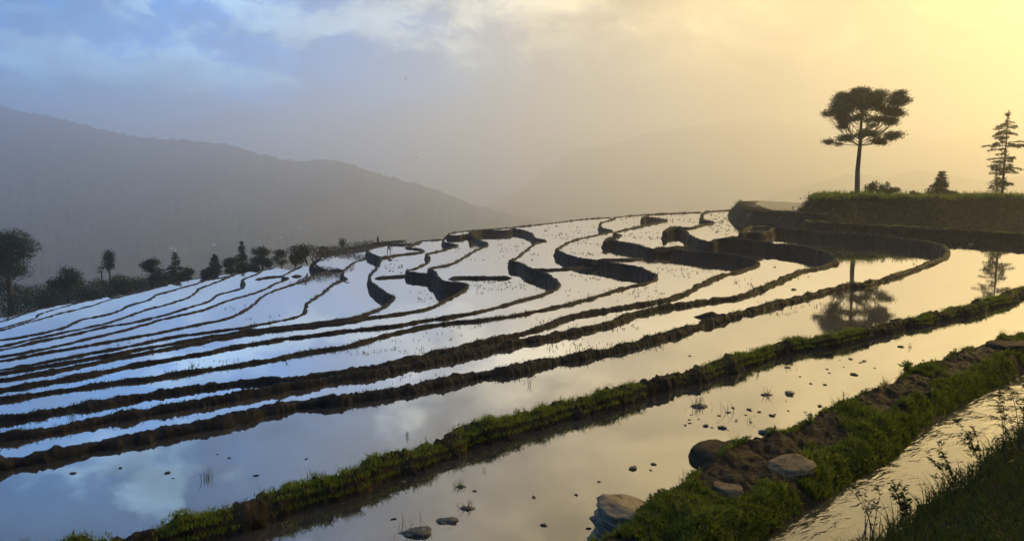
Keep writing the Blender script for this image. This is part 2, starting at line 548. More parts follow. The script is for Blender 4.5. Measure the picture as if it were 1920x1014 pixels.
SIL = [(-900, 200), (-500, 186), (-250, 180), (-60, 184), (0, 198), (25, 208), (90, 219), (160, 236), (240, 256), (300, 262), (360, 266), (420, 270),
       (460, 281), (490, 293), (503, 292), (530, 300), (565, 304), (605, 300), (650, 306), (700, 325), (735, 334), (790, 350),
       (820, 358), (860, 375), (905, 391), (925, 393), (960, 405), (985, 413), (1040, 422), (1120, 438), (1260, 470)]
mt, mt_v, mt_q = mountain("mountain", SIL, lambda x: 3700.0 + 0.1 * (x - 500), lambda x: 1150.0 + 0.25 * max(x, 0), -255.0, 21, 1.5, 700, 90)
SIL2 = [(700, 450), (880, 400), (980, 352), (1040, 305), (1085, 280), (1150, 272), (1215, 250), (1290, 238), (1370, 229), (1412, 216), (1440, 222),
        (1480, 232), (1540, 238), (1620, 255), (1750, 262), (1900, 240), (2100, 225), (2500, 200)]
mountain("far_mountain", SIL2, lambda x: 6900.0, lambda x: 4900.0, -255.0, 31, 1.5, 300, 40)
SIL3 = [(1000, 470), (1200, 440), (1330, 410), (1430, 376), (1500, 350), (1560, 335), (1600, 325), (1660, 334), (1720, 318), (1770, 326), (1850, 340), (2000, 318), (2300, 290)]
mountain("hazy_foothill", SIL3, lambda x: 4300.0, lambda x: 3000.0, -255.0, 41, 1.0, 240, 40)

# ------------------------------------------------------------------ terraces
# depth of each paddy's water below the eye; the paddies step down away from the camera
CW = {0: 5.1, 1: 5.7, 2: 6.35, 3: 7.0, 4: 7.65, 5: 8.3, 6: 8.95, 6.5: 9.4, 7: 9.95, 8: 10.6, 9: 11.2, 10: 11.8, 11: 12.4,
      12: 13.0, 13: 13.6, 14: 14.1, 15: 14.6, 16: 15.1, 17: 15.6}
ORDER = sorted(CW)
BH = 0.24                                           # crest height of a mud bank above its own water

K = {
 0: [(200, 1008), (420, 955), (530, 922), (640, 885), (760, 840), (860, 808), (950, 780), (1070, 748), (1200, 714), (1290, 692), (1370, 672),
     (1430, 652), (1490, 634), (1530, 630), (1600, 618), (1700, 594), (1760, 583), (1820, 570), (1890, 550), (1920, 538), (2060, 512),
     (2200, 488), (2245, 474), (2180, 458), (2060, 448), (1920, 438), (1850, 434), (1750, 428), (1650, 422), (1570, 418), (1530, 416), (1505, 413)],
 1: [(0, 863), (100, 843), (170, 826), (245, 813), (320, 798), (408, 782), (531, 753), (640, 740), (734, 727), (844, 706), (942, 688), (1016, 673),
     (1122, 653), (1182, 641), (1229, 628), (1286, 613), (1338, 597), (1365, 588), (1417, 575), (1469, 561), (1511, 551), (1576, 535), (1628, 528),
     (1667, 517), (1740, 491), (1772, 476), (1774, 468), (1762, 458), (1745, 453), (1649, 441), (1550, 434), (1500, 430), (1454, 426), (1443, 432),
     (1423, 436), (1402, 434), (1390, 436), (1397, 428), (1408, 421)],
 2: [(0, 812), (100, 796), (183, 780), (240, 771), (312, 757), (428, 739), (490, 727), (535, 717), (640, 702), (742, 684), (815, 669), (926, 645),
     (1024, 626), (1130, 604), (1182, 587), (1234, 573), (1286, 565), (1378, 553), (1417, 541), (1460, 522), (1503, 505), (1545, 496), (1566, 489),
     (1562, 478), (1550, 471), (1498, 460), (1440, 454), (1410, 450), (1363, 447), (1343, 447), (1335, 452), (1318, 450), (1290, 439), (1281, 430), (1268, 428),
     (1252, 430), (1246, 434), (1254, 428), (1270, 424), (1288, 426), (1317, 420), (1337, 416), (1319, 412), (1316, 403), (1320, 398), (1330, 395.5), (1383, 392)],
 3: [(0, 780), (100, 764), (187, 750), (271, 736), (354, 723), (408, 716), (469, 710), (535, 708), (640, 693), (742, 674), (815, 658), (922, 633),
     (1007, 612), (1073, 589), (1138, 577), (1208, 566), (1250, 557), (1286, 547), (1312, 531), (1352, 515), (1400, 502), (1421, 493),
     (1407, 483), (1368, 476), (1310, 471), (1240, 463), (1223, 465), (1185, 456), (1160, 452), (1143, 448), (1134, 451), (1141, 446), (1164, 440),
     (1150, 436), (1160, 432), (1207, 422), (1250, 412), (1243, 410), (1212, 406), (1204, 409), (1215, 403), (1226, 401), (1318, 397)],
 4: [(0, 743), (62, 735), (104, 729), (146, 723), (225, 711), (271, 707), (333, 697), (400, 687), (450, 679), (500, 671), (550, 662), (617, 651),
     (640, 647), (716, 627), (794, 610), (859, 601), (924, 595), (977, 586), (1060, 569), (1088, 562), (1140, 547), (1177, 536), (1217, 527),
     (1230, 518), (1223, 511), (1190, 498), (1167, 495), (1120, 487), (1093, 484), (1068, 478), (1052, 471), (1045, 466), (1052, 461), (1077, 449), (1131, 437),
     (1148, 432), (1133, 428), (1125, 424), (1128, 417), (1150, 410), (1160, 406), (1225, 401)],
 5: [(0, 727), (50, 718), (100, 710), (187, 694), (233, 684), (300, 673), (367, 661), (417, 651), (467, 642), (533, 632), (617, 621), (638, 618),
     (716, 611), (794, 598), (870, 587), (925, 575), (977, 561), (1016, 551), (1044, 538), (1048, 532), (1042, 525), (1027, 513), (990, 500), (970, 490),
     (956, 488), (967, 483), (990, 465), (1010, 453), (1024, 451), (1002, 445), (997, 437), (977, 430), (962, 428), (950, 431), (902, 432), (882, 436),
     (893, 431), (925, 428.5), (960, 425.5), (1000, 421.5), (1040, 417), (1100, 410), (1150, 407)],
 6: [(0, 709), (83, 695), (150, 682), (200, 672), (267, 659), (317, 650), (367, 640), (417, 631), (467, 622), (533, 615), (617, 605), (659, 600),
     (688, 594), (742, 587), (794, 578), (836, 561), (870, 542), (876, 536), (870, 530), (833, 526), (815, 508), (805, 502), (841, 495), (870, 481), (890, 469),
     (912, 459), (913, 455), (900, 450), (875, 438), (860, 441), (842, 441), (848, 436), (870, 433), (898, 430)],
 6.5: [(814, 515), (786, 511), (763, 508), (785, 499), (801, 490), (804, 481), (800, 476), (830, 468), (852, 462), (857, 459), (846, 456), (832, 453), (833, 447), (842, 441)],
 7: [(0, 696), (67, 686), (150, 672), (200, 664), (267, 650), (317, 642), (367, 633), (417, 625), (467, 617), (533, 610), (617, 600), (659, 594), (703, 581),
     (732, 564), (737, 556), (727, 550), (706, 535), (695, 526), (692, 517), (699, 507), (708, 499), (711, 491), (714, 482), (705, 478), (690, 471), (692, 466),
     (722, 459), (745, 457), (768, 457), (790, 451), (831, 448), (838, 443)],
 8: [(0, 690), (83, 676), (167, 660), (250, 645), (317, 631), (383, 622), (450, 613), (500, 604), (542, 596), (567, 588), (573, 578), (576, 567), (602, 550),
     (623, 533), (637, 526), (648, 523), (641, 513), (648, 503), (665, 491), (684, 484), (692, 479)],
 9: [(0, 674), (80, 660), (167, 645), (250, 630), (317, 618), (375, 606), (422, 596), (450, 585), (475, 569), (497, 551), (515, 543), (532, 537), (560, 529),
     (575, 524), (583, 517), (600, 511), (614, 506), (598, 502), (584, 498), (598, 486), (608, 478), (640, 474.5), (687, 469.5), (705, 466)],
 10: [(0, 666), (75, 653), (133, 640), (200, 625), (258, 610), (292, 600), (317, 594), (367, 583), (393, 575), (420, 564), (467, 551), (498, 540), (515, 530),
      (533, 525), (539, 520), (530, 518), (540, 511), (557, 502), (570, 497)],
 11: [(0, 654), (58, 641), (117, 629), (167, 618), (195, 611), (242, 604), (292, 593), (317, 587), (350, 576), (393, 563), (407, 552), (447, 541), (456, 537),
      (458, 530), (454, 524), (483, 512), (494, 505), (520, 501)],
 12: [(0, 647), (58, 634), (117, 622), (167, 611), (192, 606), (225, 596), (275, 579), (317, 568), (357, 554), (375, 539), (397, 531), (432, 517), (445, 512), (470, 508)],
 13: [(0, 636), (62, 626), (117, 613), (155, 597), (193, 590), (223, 581), (242, 572), (280, 560), (292, 552), (320, 544), (367, 531), (388, 524), (417, 519),
      (435, 515), (450, 510)],
 14: [(0, 618), (33, 609), (63, 601), (100, 590), (140, 580), (175, 571), (208, 560), (235, 553), (262, 547), (300, 537), (320, 532)],
 15: [(0, 614), (33, 605), (63, 597), (77, 587), (113, 576), (150, 566), (180, 560), (200, 556)],
 16: [(0, 602), (47, 586), (80, 577), (115, 571)],
 17: [(0, 593), (58, 581), (100, 573), (150, 564), (200, 556), (260, 547), (308, 535), (353, 524.5), (400, 516.5), (447, 511)],
}


def world_line(px, C, left=True, ext=26.0):
    pts = [P(x, y, C) for x, y in px]
    if left:
        d = pts[0] - pts[2]; d[2] = 0; d /= np.linalg.norm(d)
        d = d * 0.6 + np.array([-0.4, 0, 0]); d /= np.linalg.norm(d)
        e = [pts[0] + d * ext, pts[0] + d * ext * 0.5 + np.array([0, 0.4, 0])]
        pts = e + pts
    return np.array(pts)


def bank_profile(drop, wd=1.0, h=BH, batter=0.22):
    return [(-0.62 * wd, -0.22), (-0.50 * wd, -0.05), (-0.42 * wd, h * 0.35), (-0.32 * wd, h * 0.78), (-0.16 * wd, h * 0.97), (0.0, h), (0.12 * wd, h * 0.97),
            (0.24 * wd, h * 0.80), (0.31 * wd, h * 0.4), (0.36 * wd, 0.0), (0.36 * wd + batter * drop * 0.5, -drop * 0.5), (0.36 * wd + batter * drop, -drop + 0.03),
            (0.42 * wd + batter * drop + 0.06, -drop - 0.22)]


LINES = {}
POLY = {}
RIM = []
K0_VERTS = None
for i, k in enumerate(ORDER):
    C = CW[k]
    nxt = CW[ORDER[i + 1]] if i + 1 < len(ORDER) else C + 3.0
    drop = nxt - C
    if k == 6: drop = CW[7] - CW[6]
    h = {0: 0.33, 1: 0.20, 2: 0.20, 3: 0.16}.get(k, 0.125 if k < 8 else (0.10 if k < 14 else 0.07))
    left = k != 6.5
    line = world_line(K[k], C - h, left)
    line[:, 2] = CAMZ - C                         # the sweep adds the crest height itself
    LINES[k] = line
    wd = {0: 0.64, 1: 0.50, 2: 0.46, 3: 0.42, 17: 0.4}.get(k, 0.36 if k < 8 else (0.34 if k < 14 else 0.28))
    ob, V, path = sweep("terrace_bank", line, bank_profile(drop, wd, h), M_BANK if k == 0 else M_MUD, seed=int(k * 10) + 3,
                        lump=0.14 if k == 0 else (0.10 if k < 4 else 0.075), lfreq=3.4 if k < 5 else 2.8,
                        meander=0.16, crest_var=0.09 if k < 4 else 0.05, wvar=0.4, k=700.0 if k < 5 else 480.0)
    ob['kind'] = 'structure'
    if k == 0:
        K0_VERTS, K0_PATH = V, path
    elif k < 9:
        g_n = fbm(V[:, 5] * 0.5, 3, 77)
        RIM.append(V[g_n > 0.12][:, 3:9].reshape(-1, 3))
    # water of this paddy: everything on the upper side of its bank
    end = line[-1]
    if k == 0:
        close = [(75, 112), (150, 90), (150, -30), (line[0][0] - 3, -30)]
    elif k == 6.5:
        close = [(8, 75), (6, 50)]
    else:
        close = [(60, 62), (150, 20), (150, -30), (line[0][0] - 3, -30)]
        if k <= 5:
            close = [(end[0] + 8, end[1] - 2)] + close
        else:
            close = [(end[0] + 12, end[1] - 12), (20, 62)] + close[1:]
    cen = smooth_path(line, 5)
    POLY[k] = np.array([tuple(p[:2]) for p in cen] + close)
    sheet("paddy_water", [tuple(p[:2]) for p in cen] + close, CAMZ - C, M_WATERN if k in (0, 1) else {2: M_WATERC, 4: M_WATERB, 6: M_WATERC, 6.5: M_WATERB, 9: M_WATERB, 10: M_WATERC, 12: M_WATERB, 14: M_WATERC}.get(k, M_WATER))

def inside(poly, x, y):
    a, b = poly, np.roll(poly, -1, 0)
    c = (a[:, 1] > y) != (b[:, 1] > y)
    xi = (b[:, 0] - a[:, 0]) * (y - a[:, 1]) / np.where(b[:, 1] == a[:, 1], 1e-9, b[:, 1] - a[:, 1]) + a[:, 0]
    return (np.count_nonzero(c & (x < xi)) % 2) == 1


def on_water(x, y, default=0):
    """the paddy surface that is seen at photograph pixel (x, y)"""
    for k in ORDER:
        p = P(x, y, CW[k])
        if inside(POLY[k], p[0], p[1]):
            return p, k
    return P(x, y, CW[default]), default


# low dikes that divide a paddy into plots of the same level
DIKES = [
    (7, [(714, 482), (747, 476), (788, 471), (791, 467), (776, 464.5), (764, 463), (769, 459.5), (790, 452)], 0.8),
    (7, [(697, 520), (725, 517), (753, 515), (790, 505)], 0.7),
    (6, [(838, 521), (860, 518), (900, 518), (935, 518), (965, 517)], 0.8),
    (5, [(985, 502), (1015, 503), (1048, 502), (1075, 500), (1105, 497)], 0.7),
    (4, [(1110, 486), (1150, 484.5), (1180, 484), (1212, 481)], 0.7),
    (3, [(1235, 465), (1270, 462), (1304, 460)], 0.8),
    (2, [(1355, 446), (1375, 443), (1396, 441)], 0.8),
    (9, [(612, 507), (630, 505), (650, 504)], 0.8),
    (11, [(472, 523), (510, 517), (540, 515)], 0.6),
    (10, [(543, 517), (556, 515.5), (570, 514)], 0.9),
    (2, [(1290, 587), (1330, 586), (1368, 583)], 0.7),
    (8, [(640, 526.5), (652, 526), (663, 526)], 0.6),
]
for j, (k, px, s) in enumerate(DIKES):
    L = np.array([P(x, y, CW[k] - 0.2) for x, y in px]); L[:, 2] = CAMZ - CW[k]
    prof = [(-0.5 * s, -0.2), (-0.42 * s, 0.0), (-0.3 * s, 0.18 * s), (-0.12 * s, 0.27 * s), (0.12 * s, 0.27 * s), (0.3 * s, 0.18 * s), (0.42 * s, 0.0), (0.5 * s, -0.2)]
    ob, _, _ = sweep("low_dike", L, prof, M_MUD, seed=300 + j, lump=0.09, lfreq=1.8, meander=0.1, crest_var=0.06)
    ob['kind'] = 'structure'

# ------------------------------------------------------------------ the rise on the right with its plots
def plateau(name, px, C_top, foot, mat_edge, mat_top, close, seed, soft=0.6, lump=0.25, top_name=None):
    L = np.array([P(x, y, C_top) for x, y in px]); L[:, 2] = CAMZ - C_top
    prof = [(-3.0, 0.0), (-1.2, 0.02), (-0.4, 0.05), (0.0, 0.0), (0.15, -0.12 * foot), (0.15 + soft * 0.3, -0.4 * foot), (0.15 + soft * 0.65, -0.75 * foot),
            (0.15 + soft, -foot), (0.4 + soft, -foot - 0.4)]
    ob, V, path = sweep(name, L, prof, mat_edge, seed=seed, lump=lump, lfreq=0.9, meander=0.3, crest_var=0.12, wvar=0.0)
    ob['kind'] = 'structure'
    sh = sheet(top_name or (name + "_top"), [tuple(p[:2]) for p in smooth_path(L, 5)] + close, CAMZ - C_top - 0.03, mat_top)
    return V, path


# walking left to right keeps the drop on the camera side: reverse order so that "left" is the outer side
MUDPLOT_V, _ = plateau("muddy_plot_bank", [(1545, 401), (1500, 399), (1452, 396), (1420, 395), (1398, 389), (1384, 381), (1395, 377.5)], 4.25, 1.6,
        M_MUD, M_WET, [(52, 160), (60, 110)], 501, 1.2, 0.3, "muddy_plot")
MOUND_V, _ = plateau("grassy_mound", [(2150, 370.5), (2000, 371), (1900, 371), (1800, 371.5), (1700, 372), (1620, 372), (1575, 373), (1545, 373.5), (1532, 372.5), (1530, 371), (1536, 369.2)], 2.45, 2.9,
        M_BANK, M_SOIL, [(53, 124), (190, 124), (190, 60)], 511, 2.6, 0.5, "mound_ground")

# ------------------------------------------------------------------ the near path bank, the stream and the bank under the camera
def ruled(name, A, B, prof, mat, seed, n=260, lump=0.12, lfreq=2.2):
    """surface between two lines A (t = 0) and B (t = 1); prof gives (t, z) across it"""
    def rs(L):
        pth = smooth_path(L, 20)
        d = np.concatenate([[0], np.cumsum(np.linalg.norm(np.diff(pth, axis=0), axis=1))])
        q = np.linspace(0, 1, n) ** 1.35 * d[-1]
        return np.stack([np.interp(q, d, pth[:, i]) for i in range(3)], 1)
    a, b = rs(A), rs(B)
    t = np.array([p[0] for p in prof]); z = np.array([p[1] for p in prof])
    m = len(prof)
    V = a[:, None, :] * (1 - t)[None, :, None] + b[:, None, :] * t[None, :, None]
    V[:, :, 2] = z[None, :]
    flat = V.reshape(-1, 3)
    d = lump * (fbm(flat * lfreq, 5, seed, 0.6) + 0.6 * fbm(flat * 0.7, 2, seed + 3) + 0.5 * np.abs(fbm(flat * lfreq * 3.5, 3, seed + 4)))
    flat = flat + np.stack([0.5 * lump * fbm(flat * lfreq + 9, 3, seed + 5), 0.5 * lump * fbm(flat * lfreq + 19, 3, seed + 6), d], 1)
    idx = np.arange(n * m).reshape(n, m)
    q = np.stack([idx[:-1, :-1], idx[:-1, 1:], idx[1:, 1:], idx[1:, :-1]], -1).reshape(-1, 4)
    ob = mesh_np(name, flat, q[:, ::-1], mat)
    ob['kind'] = 'structure'
    return flat.reshape(n, m, 3)


ZS = 0.10                                           # stream level
fieldside = [(940, 1130), (1060, 1060), (1150, 1008), (1225, 952), (1290, 905), (1325, 868), (1385, 838), (1450, 826), (1505, 800), (1560, 772), (1610, 748),
             (1665, 728), (1705, 702), (1760, 682), (1805, 664), (1845, 650), (1885, 640), (1925, 632), (2000, 615), (2120, 590), (2300, 560)]
streamside = [(1300, 1130), (1380, 1060), (1440, 1008), (1500, 962), (1560, 930), (1610, 898), (1660, 870), (1690, 848), (1710, 825), (1750, 790), (1790, 765),
              (1830, 745), (1880, 720), (1925, 700), (2000, 670), (2120, 640), (2300, 600)]
A = np.array([P(x, y, CAMZ - 0.42) for x, y in fieldside])
B = np.array([P(x, y, CAMZ - ZS) for x, y in streamside])
pr = [(-0.22, -0.3), (-0.14, 0.0), (-0.07, 0.22), (0.0, 0.40), (0.07, 0.47)] + [(t, 0.50 + 0.04 * math.sin(t * 9)) for t in np.linspace(0.10, 0.68, 46)] + \
     [(0.74, 0.46), (0.82, 0.38), (0.89, 0.27), (0.95, 0.14), (1.0, 0.04), (1.06, -0.15)]
PATH_V = ruled("path_bank", A, B, pr, M_BANK, 71, 700, 0.16, 2.0)

nearshore = [(1420, 1180), (1540, 1090), (1640, 1030), (1725, 975), (1795, 930), (1850, 885), (1905, 835), (1965, 785), (2050, 735), (2180, 690), (2400, 640)]
B2 = np.array([P(x, y, CAMZ - ZS) for x, y in nearshore])
sheet("stream", [tuple(p[:2]) for p in smooth_path(B, 4)] + [tuple(p[:2]) for p in smooth_path(B2, 4)[::-1]], ZS, M_STREAM)
# give the stream sheet a margin under both banks
A2 = B2 + np.array([4.2, -4.6, 0])
pr2 = [(-0.10, -0.2), (-0.03, 0.0), (0.0, 0.12), (0.04, 0.28), (0.10, 0.45)] + [(t, 0.45 + 2.3 * (t - 0.1)) for t in np.linspace(0.16, 1.0, 14)] + [(1.3, 2.8), (1.8, 3.2)]
NEAR_V = ruled("near_bank", B2, A2, pr2, M_BANK, 81, 220, 0.18, 1.6)


# ------------------------------------------------------------------ vegetation builders
def unit(v):
    return v / np.maximum(np.linalg.norm(v, axis=1, keepdims=True), 1e-9)


def leaves(name, pos, size, mat, parent=None, up=0.3, aspect=0.45, kind=None, drop=0.0, r=rng):
    """many small leaf blades (diamond quads) at pos; size per leaf"""
    n = len(pos)
    d = r.normal(size=(n, 3)); d[:, 2] = d[:, 2] * 0.6 + up - drop
    d = unit(d)
    s = unit(np.cross(d, r.normal(size=(n, 3))))
    size = np.broadcast_to(size, (n,))[:, None] * r.uniform(0.6, 1.3, (n, 1))
    nrm = np.cross(d, s)
    b = pos
    l = pos + d * size * 0.45 + s * size * aspect * 0.5 + nrm * size * 0.06
    rr = pos + d * size * 0.45 - s * size * aspect * 0.5 + nrm * size * 0.06
    t = pos + d * size
    V = np.stack([b, l, t, rr], 1).reshape(-1, 3)
    q = np.arange(n * 4).reshape(n, 4)
    ob = mesh_np(name, V, q, mat, parent, smooth=False)
    if kind: ob['kind'] = kind
    return ob


def blades(name, pos, h, wd, mat, parent=None, lean=0.5, kind=None, r=rng):
    """grass blades: a bent strip of two quads"""
    n = len(pos)
    ang = r.uniform(0, 2 * math.pi, n)
    s = np.stack([np.cos(ang), np.sin(ang), np.zeros(n)], 1)
    la = r.uniform(0, 2 * math.pi, n)
    ld = np.stack([np.cos(la), np.sin(la), np.zeros(n)], 1) * (r.uniform(0.1, 1.0, n) * lean)[:, None]
    h = (np.broadcast_to(h, (n,)) * r.uniform(0.5, 1.3, n))[:, None]
    wd = np.broadcast_to(wd, (n,))[:, None]
    z = np.array([0, 0, 1.0])
    m1 = pos + z * h * 0.55 + ld * h * 0.35
    m2 = pos + z * h * 0.92 + ld * h * 1.0
    V = np.stack([pos - s * wd / 2, pos + s * wd / 2, m1 + s * wd * 0.42, m1 - s * wd * 0.42, m2 + s * wd * 0.08, m2 - s * wd * 0.08], 1).reshape(-1, 3)
    i = np.arange(n)[:, None] * 6
    q = np.concatenate([i + np.array([[0, 1, 2, 3]]), i + np.array([[3, 2, 4, 5]])], 0)
    ob = mesh_np(name, V, q, mat, parent, smooth=False)
    if kind: ob['kind'] = kind
    return ob


def tube(paths, sides=7):
    """paths: list of (pts Nx3, radii N) -> joined verts, quads"""
    V, Q, off = [], [], 0
    for pts, rd in paths:
        pts = np.asarray(pts, float); n = len(pts)
        rd = np.broadcast_to(rd, (n,))
        tg = unit(np.gradient(pts, axis=0))
        ref = np.where(np.abs(tg[:, 2:3]) > 0.9, np.array([[1.0, 0, 0]]), np.array([[0, 0, 1.0]]))
        e1 = unit(np.cross(tg, ref)); e2 = np.cross(tg, e1)
        a = np.linspace(0, 2 * math.pi, sides, endpoint=False)
        ring = pts[:, None, :] + (e1[:, None, :] * np.cos(a)[None, :, None] + e2[:, None, :] * np.sin(a)[None, :, None]) * rd[:, None, None]
        V.append(ring.reshape(-1, 3))
        idx = np.arange(n * sides).reshape(n, sides) + off
        nx = np.roll(idx, -1, 1)
        Q.append(np.stack([idx[:-1], nx[:-1], nx[1:], idx[1:]], -1).reshape(-1, 4))
        off += n * sides
    return np.vstack(V), np.vstack(Q)


def bez(p0, p1, p2, n=7):
    t = np.linspace(0, 1, n)[:, None]
    return (1 - t) ** 2 * np.asarray(p0) + 2 * t * (1 - t) * np.asarray(p1) + t ** 2 * np.asarray(p2)


def tree(name, base, H, clumps, label, cat, nleaf, lsize, trunk_r=0.2, fork=0.5, mat=None, group=None, seed=1, lean=0.0, drop=0.0, forkz=None):
    """clumps: (x, z, y, rx, rz, ry) in metres from the base; limbs run from the trunk to every clump"""
    r = np.random.default_rng(seed)
    root = thing(name, base, label, cat, group)
    zmax = max(c[1] for c in clumps)
    ft = forkz if forkz is not None else H * fork
    top = np.array([lean, 0, max(zmax * 0.92, ft)])
    tr = [(np.array([[0, 0, -0.6], [0.02 * H * r.normal() * 0.3, 0, ft * 0.5], [lean * 0.5, 0, ft], top]), np.array([trunk_r * 1.25, trunk_r, trunk_r * 0.8, trunk_r * 0.25]))]
    tp = tr[0]
    pp = np.stack([np.interp(np.linspace(0, 3, 16), range(4), tp[0][:, i]) for i in range(3)], 1)
    rdd = np.interp(np.linspace(0, 3, 16), range(4), tp[1])
    rdd[0] *= 1.35
    tr = [(pp, rdd)]
    P_, tot = [], sum(c[3] * c[4] * c[5] for c in clumps) ** 1
    wts = np.array([(c[3] * c[4] * c[5]) ** 0.72 for c in clumps]); wts = wts / wts.sum()
    for c, wt in zip(clumps, wts):
        cen = np.array([c[0], c[2], c[1]])
        z0 = np.clip(c[1] - 0.75 * math.hypot(c[0], c[2]) - c[4] * 0.5, ft * 0.97, top[2])
        st = np.array([np.interp(z0, pp[:, 2], pp[:, 0]), 0, z0])
        L = bez(st, st + (cen - st) * np.array([0.55, 0.55, 0.25]), cen, 7)
        tr.append((L, np.linspace(trunk_r * 0.15, trunk_r * 0.05, 7)))
        nb = int(4 + 3 * r.random())
        for _ in range(nb):
            e = cen + r.normal(size=3) * np.array([c[3], c[5], c[4]]) * 0.55
            s0 = L[r.integers(3, 6)]
            tr.append((bez(s0, (s0 + e) / 2 + np.array([0, 0, 0.1 * c[4]]), e, 4), np.linspace(trunk_r * 0.12, trunk_r * 0.04, 4)))
        n = max(int(nleaf * wt), 20)
        # leaves sit in small sprays inside the clump, denser towards its skin
        ns = max(n // 14, 4)
        q = unit(r.normal(size=(ns, 3))) * (r.random((ns, 1)) ** 0.45)
        sp = cen + q * np.array([c[3], c[5], c[4]])
        pos = np.repeat(sp, 14, 0) + r.normal(size=(ns * 14, 3)) * np.array([1, 1, 0.6]) * max(lsize * 1.3, 0.12 * c[4])
        P_.append(pos)
    V, Q = tube(tr, 6)
    mesh_np("trunk", V, Q, M_BARK, root)
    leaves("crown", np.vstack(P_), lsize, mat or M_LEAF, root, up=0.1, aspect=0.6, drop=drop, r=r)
    return root


def conifer(name, base, H, R, label, cat, seed=1, tiers=14, bare=0.12, lsize=0.3, nper=60, trunk_r=0.18, droop=0.25, shape=1.0, irregular=0.3, group=None, prof=None):
    r = np.random.default_rng(seed)
    root = thing(name, base, label, cat, group)
    tr = [(np.stack([np.zeros(12), np.zeros(12), np.linspace(-0.5, H, 12)], 1), np.linspace(trunk_r, trunk_r * 0.12, 12))]
    P_ = []
    for i in range(tiers):
        f = (i + 0.5) / tiers
        z = H * (bare + (1 - bare) * f) + r.normal() * 0.012 * H * min(1.0, irregular * 2)
        rr = R * (np.interp(f, [p[0] for p in prof], [p[1] for p in prof]) if prof else (1 - f) ** shape + 0.04)
        nb = int(5 + 4 * r.random())
        a0 = r.uniform(0, 6.28)
        for j in range(nb):
            a = a0 + j * 6.283 / nb + r.normal() * 0.2
            if r.random() < irregular * 0.35: continue
            L = rr * min(1.35, 1 + irregular * r.normal())
            if L < 0.05 * R: L = 0.05 * R
            d = np.array([math.cos(a), math.sin(a), 0])
            st = np.array([0, 0, min(z + r.normal() * 0.022 * H * irregular, H * 0.985)]); en = st + d * L + np.array([0, 0, -droop * L + 0.1 * L])
            br = bez(st, st + d * L * 0.5 + np.array([0, 0, 0.12 * L]), en, 6)
            tr.append((br, np.linspace(trunk_r * 0.22 * (1 - f * 0.6), trunk_r * 0.05, 6)))
            n = max(int(nper * L / R), 5)
            t = r.random(n) ** (0.7 - 0.3 * min(irregular, 0.7))
            pp = np.stack([np.interp(t * 5, range(6), br[:, k]) for k in range(3)], 1)
            side = np.cross(d, [0, 0, 1.0])
            pp += side * (r.normal(size=(n, 1)) * 0.16 * L * (1.1 - t[:, None])) + r.normal(size=(n, 3)) * lsize * 0.25
            P_.append(pp)
    V, Q = tube(tr, 5)
    mesh_np("trunk", V, Q, M_BARK, root)
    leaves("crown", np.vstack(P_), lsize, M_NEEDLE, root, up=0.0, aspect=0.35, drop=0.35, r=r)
    return root


def bush(name, base, w_, h_, label, cat='bush', n=1500, lsize=0.25, seed=1, group=None, mat=None):
    r = np.random.default_rng(seed)
    root = thing(name, base, label, cat, group)
    cl = [(r.normal() * w_ * 0.28, h_ * r.uniform(0.35, 0.7), r.normal() * w_ * 0.25, w_ * 0.28, h_ * 0.30, w_ * 0.26) for _ in range(6)]
    P_, tr = [], []
    for c in cl:
        cen = np.array([c[0], c[2], c[1]])
        tr.append((bez((0, 0, -0.2), (c[0] * 0.3, c[2] * 0.3, c[1] * 0.6), cen, 5), np.linspace(0.06, 0.02, 5) * max(h_ / 2, 0.6)))
        m = n // 6
        q = unit(r.normal(size=(m, 3))) * (r.random((m, 1)) ** 0.4)
        p = cen + q * np.array([c[3], c[5], c[4]]); p[:, 2] = np.maximum(p[:, 2], 0.02)
        P_.append(p)
    V, Q = tube(tr, 5)
    mesh_np("stem", V, Q, M_BARK, root)
    leaves("foliage", np.vstack(P_), lsize, mat or M_LEAF, root, up=0.4, aspect=0.55, r=r)
    return root


# ------------------------------------------------------------------ trees on the mound (right)
ZM = CAMZ - 2.45


def on_mound(x, dist):
    p = PD(x, HOR, dist); p[2] = ZM - 0.05
    return p


def px_m(dist):
    return dist / FPX / math.cos(PITCH) * 1.0


TD = 118.0
s = TD / FPX
# crown pads of the tall tree in photograph pixels (dx from trunk, height above base, half width, half height)
pads = [(-70, 74, 14, 5), (-58, 82, 20, 8), (-44, 92, 20, 9), (-34, 104, 18, 9), (-22, 112, 18, 8), (-8, 108, 20, 9), (-16, 96, 20, 9), (-36, 84, 20, 8), (4, 118, 20, 9),
        (18, 116, 20, 9), (34, 112, 20, 9), (48, 106, 18, 9), (58, 96, 18, 9), (66, 84, 16, 8), (74, 76, 13, 5), (40, 94, 22, 9), (24, 100, 20, 9), (8, 100, 18, 8), (46, 82, 20, 7),
        (26, 84, 16, 6), (-6, 84, 14, 6),
        (-20, 86, 16, 7), (0, 92, 16, 7), (18, 92, 16, 7), (-30, 74, 14, 5), (12, 76, 14, 5), (36, 74, 16, 5), (56, 76, 14, 5), (-52, 74, 16, 5),
        (-12, 68, 14, 5), (2, 62, 12, 5), (34, 66, 14, 5), (-38, 68, 14, 5), (-26, 64, 14, 4), (20, 66, 14, 4), (50, 64, 16, 5), (-42, 60, 13, 6), (-48, 52, 10, 6), (-30, 54, 8, 4), (44, 58, 14, 5), (30, 56, 10, 4),
        (-52, 26, 12, 5), (-42, 30, 16, 6), (-28, 32, 14, 6), (-12, 36, 12, 6), (10, 42, 14, 7), (26, 40, 16, 7), (42, 36, 18, 7), (54, 32, 12, 6), (30, 28, 16, 6), (48, 24, 12, 4), (-52, 20, 8, 3)]
r_ = np.random.default_rng(5)
HC = 75.0                                           # the pads above were measured from 75 px over the base
